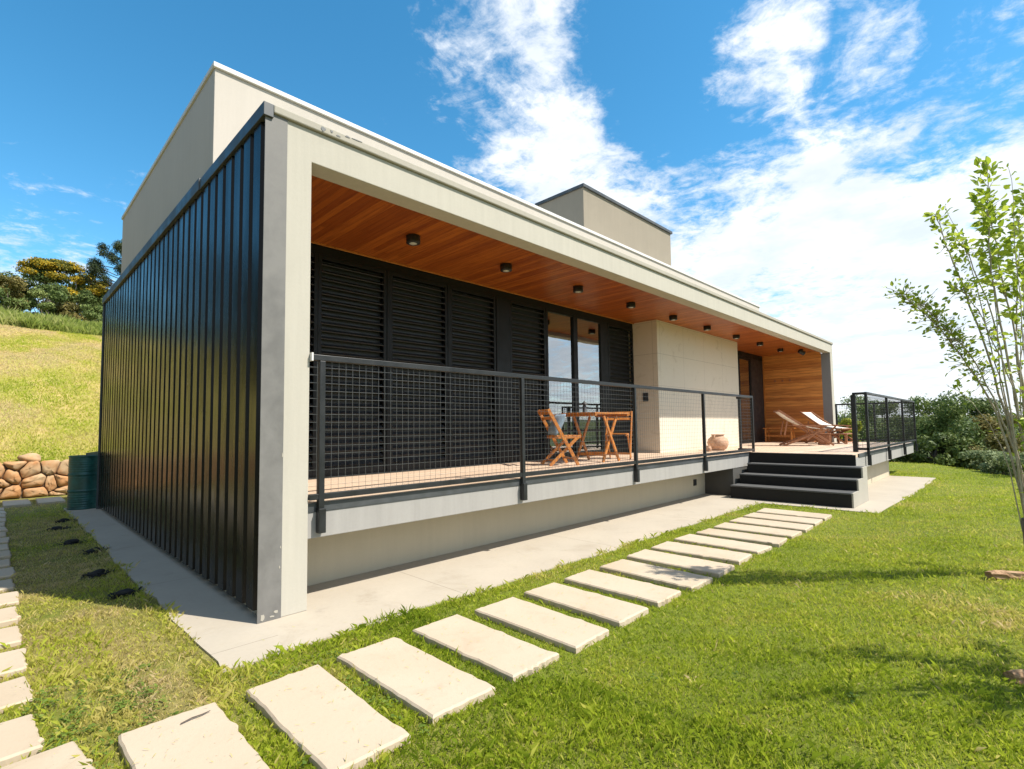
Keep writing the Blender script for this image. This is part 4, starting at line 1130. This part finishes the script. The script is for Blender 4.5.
tree('tree', (60, 10, gz(60, 10)), 9, 5, 5, 'far green tree seen past the end of the terrace', 'leaf_green', 9000, .25, 3, G2, 131)

# ------------------------------------------------------------------ saplings
def sapling(loc, label, stems, leafspec, seed, mir=1, extra=()):
    """stems: lists of (u, z) lateral metres and height; u runs along the picture's right"""
    rs = random.Random(seed); r = empty('sapling', loc, 0, label, 'sapling', 'saplings on the lawn')
    er = Vector((.702, -.712, 0)); ed = Vector((.712, .702, 0))
    tk = MB(); leaves_small = []; leaves_big = []
    for si, (pts, rad, dv, leafy) in enumerate(stems):
        n = len(pts); P3 = []
        for i, (u, z) in enumerate(pts):
            t = i / (n - 1); P3.append((er * (u * mir) + ed * (dv * t ** 1.2) + Vector((0, 0, z))) * .88)
        # smooth
        S = []
        for i in range(n - 1):
            for k in range(5):
                t = k / 5; p0 = P3[max(i - 1, 0)]; p1 = P3[i]; p2 = P3[i + 1]; p3 = P3[min(i + 2, n - 1)]
                S.append(.5 * ((2 * p1) + (p2 - p0) * t + (2 * p0 - 5 * p1 + 4 * p2 - p3) * t * t + (3 * p1 - p0 - 3 * p2 + p3) * t ** 3))
        S.append(P3[-1]); N_ = len(S)
        S = [p + Vector((rs.uniform(-.008, .008), rs.uniform(-.008, .008), 0)) for p in S]
        tk.tube(S, [max(rad * .82 * (1 - .82 * i / (N_ - 1)), .0020) for i in range(N_)], 7)
        if leafy:
            t0, cnt, sz, spread = leafy
            for k in range(cnt):
                t = t0 + (1 - t0) * rs.random(); i = min(int(t * (N_ - 1)), N_ - 2); p = S[i].lerp(S[i + 1], t * (N_ - 1) - i)
                d = Vector((rs.uniform(-1, 1), rs.uniform(-1, 1), rs.uniform(-.4, .9))).normalized()
                e = p + d * rs.random() ** 1.3 * spread
                if rs.random() < .35 and (e - p).length > .05: tk.tube([p, p.lerp(e, .5) + Vector((0, 0, .01)), e], [.003, .0025, .0015], 5, False)
                leaves_small.append((e, d, sz * 1.02 * rs.uniform(.5, 1.35)))
    tk.build('stems', 'bark_pale', r, 0, True)
    V = []; Fc = []; T = []
    for (e, d, s) in leaves_small:
        a = (d + Vector((rs.uniform(-.7, .7), rs.uniform(-.7, .7), rs.uniform(-.3, .6)))).normalized()
        nrm = Vector((rs.uniform(-1, 1), rs.uniform(-1, 1), rs.uniform(.1, 1.2))).normalized(); b = a.cross(nrm).normalized(); nn_ = b.cross(a)
        k = len(V)
        V += [e, e + a * s * .35 + b * s * .30 + nn_ * s * .07, e + a * s * .75 + b * s * .22 + nn_ * s * .05, e + a * s * 1.05 - nn_ * s * .06, e + a * s * .75 - b * s * .22 + nn_ * s * .05, e + a * s * .35 - b * s * .30 + nn_ * s * .07]
        Fc += [(k, k + 1, k + 2, k + 3), (k, k + 3, k + 4, k + 5)]
        t_ = min(max(rs.gauss(.5, .25), 0), 1); T += [t_] * 6
    np_mesh('leaves', np.array([tuple(v) for v in V]), np.array(Fc), 'leaf_sapling', r, T)
    return r
stems = [  # (sideways, height) in metres from the foot, stem radius, depth drift, leaves (start, count, size, spread)
    ([(0.011, -0.018), (-0.019, 0.944), (-0.202, 2.01), (-0.453, 3.062), (-0.541, 3.432), (-0.564, 3.711)], .015, .20, (.55, 130, .050, .09)),
    ([(0.002, 0.002), (0.001, 0.944), (-0.119, 1.929), (-0.267, 2.835), (-0.304, 3.501), (-0.289, 4.051)], .017, -.12, (.60, 190, .070, .11)),
    ([(0.022, 0.001), (0.073, 1.138), (0.028, 2.327), (-0.07, 3.241), (-0.099, 3.705)], .016, .10, (.55, 130, .066, .11)),
    ([(0.022, 0.001), (0.116, 1.333), (0.102, 2.527), (0.018, 3.343), (0.086, 3.755)], .016, -.20, (.55, 150, .066, .12)),
    ([(0.004, 0.03), (-0.082, 1.023), (-0.242, 1.712), (-0.506, 2.233), (-0.771, 2.619), (-1.016, 2.875)], .014, .20, (.46, 420, .040, .16)),
    ([(0.004, 0.03), (-0.061, 1.042), (-0.198, 1.632), (-0.437, 2.212), (-0.64, 2.476), (-0.844, 2.741)], .012, .12, (.46, 320, .040, .15)),
    ([(0.004, 0.021), (-0.022, 1.042), (-0.093, 1.73), (-0.3, 2.331), (-0.524, 2.737), (-0.679, 2.82)], .010, -.10, (.55, 200, .042, .13)),
    ([(0.004, 0.021), (-0.12, 1.336), (-0.267, 2.381), (-0.52, 3.124), (-0.709, 3.311)], .012, -.15, (.58, 120, .046, .09)),
    ([(0.004, 0.021), (-0.029, 1.217), (-0.171, 2.329), (-0.291, 3.244), (-0.417, 3.803)], .009, .25, (.7, 16, .04, .05)),
    ([(0.004, 0.021), (0.01, 1.217), (-0.059, 2.228), (-0.124, 3.037), (-0.203, 3.966)], .009, -.25, (.7, 40, .055, .07)),
    ([(0.004, 0.021), (0.045, 1.432), (0.055, 2.427), (0.192, 3.238), (0.257, 3.597)], .013, .15, (.5, 120, .066, .12)),
    ([(0.022, 0.001), (0.274, 1.331), (0.46, 2.523), (0.488, 3.44)], .015, .15, (.45, 130, .062, .12)),
    ([(0.041, 0.001), (0.456, 1.133), (0.786, 2.217), (1.008, 3.125)], .015, -.20, (.4, 140, .055, .12)),
    ([(0.041, 0.001), (0.343, 0.94), (1.01, 1.915), (1.358, 2.511)], .014, .25, (.4, 160, .045, .12)),
    ([(0.004, 0.021), (-0.147, 1.219), (-0.331, 1.713), (-0.458, 1.893)], .007, .30, (.4, 26, .035, .06)),
    ([(0.023, 0.02), (0.017, 1.041), (-0.067, 1.532), (-0.065, 2.128)], .010, -.30, (.3, 60, .05, .09)),
    ([(0.023, 0.02), (0.036, 0.749), (-0.021, 1.335), (0.04, 1.927)], .010, -.15, (.3, 70, .05, .10)),
    ([(0.041, 0.001), (0.153, 0.748), (0.125, 1.727), (0.276, 2.727)], .012, .2, (.35, 120, .05, .10)),
    ([(0.02, 0.02), (-.03, .9), (-.15, 1.9), (-.12, 2.9), (-.18, 3.3)], .010, .1, (.5, 80, .055, .10)),
    ([(0.02, 0.02), (.05, .9), (-.06, 1.7), (.02, 2.6), (-.03, 3.1)], .010, -.1, (.4, 90, .055, .10))]
sap = sapling((4.78, -4.32, .165), 'young multi stemmed tree with sparse fresh leaves at the right edge of the lawn', stems, None, 5)
MB().tube([(0, 0, -.1), (.01, .01, .2), (-.02, .02, .50)], [.048, .038, .034], 12).build('stump', 'bark', sap, 0, True)
stems2 = [([(u0 * .1, -.05), (u0 * .3 + .05, .8), (u0 * .7 + .15, 1.7), (u0 + .3, z1)], .018, dv, (.35, 90, .06, .11)) for (u0, z1, dv) in
          [(.1, 2.9, -.5), (.5, 3.0, .1), (.8, 2.6, -.3), (.3, 2.4, -.8), (1.1, 2.2, .2), (.9, 2.0, -.7), (.2, 2.0, .3), (.6, 2.6, -.6)]]
sap2 = sapling((2.42, -4.66, .17), 'young leafy tree beside the near log, outside the right picture edge', stems2, None, 15)
def log(loc, rz, ln_, r_, label, seed):
    rs = random.Random(seed); n = 14; rings = 15; V = []; Fc = []
    for i in range(rings):
        t = i / (rings - 1); x = -ln_ / 2 + ln_ * t; taper = r_ * (1 - .3 * abs(t - .4)) * (.75 if i in (0, rings - 1) else 1)
        for j in range(n):
            a = 2 * math.pi * j / n
            k = taper * (1 + .16 * math.sin(a * 3 + seed + t * 3) + .10 * math.sin(a * 7 + t * 11) + rs.uniform(-.06, .06))
            V.append((x + rs.uniform(-.006, .006), math.cos(a) * k + .03 * math.sin(t * 5 + seed), math.sin(a) * k * .85))
    for i in range(rings - 1):
        for j in range(n): Fc.append((i * n + j, i * n + (j + 1) % n, (i + 1) * n + (j + 1) % n, (i + 1) * n + j))
    Fc += [tuple(range(n))[::-1], tuple((rings - 1) * n + j for j in range(n))]
    mb = MB(); mb.add(V, Fc); o = mb.build('log', 'log_wood'); o.location = loc; o.rotation_euler = (0, R_(4), rz)
    return tag(o, label, 'log')
log((4.56, -4.24, .20), R_(-44), .50, .052, 'short brown log lying at the foot of the sapling', 1)
log((2.32, -4.36, .19), R_(-40), .46, .050, 'brown log end at the lower right picture edge', 2)
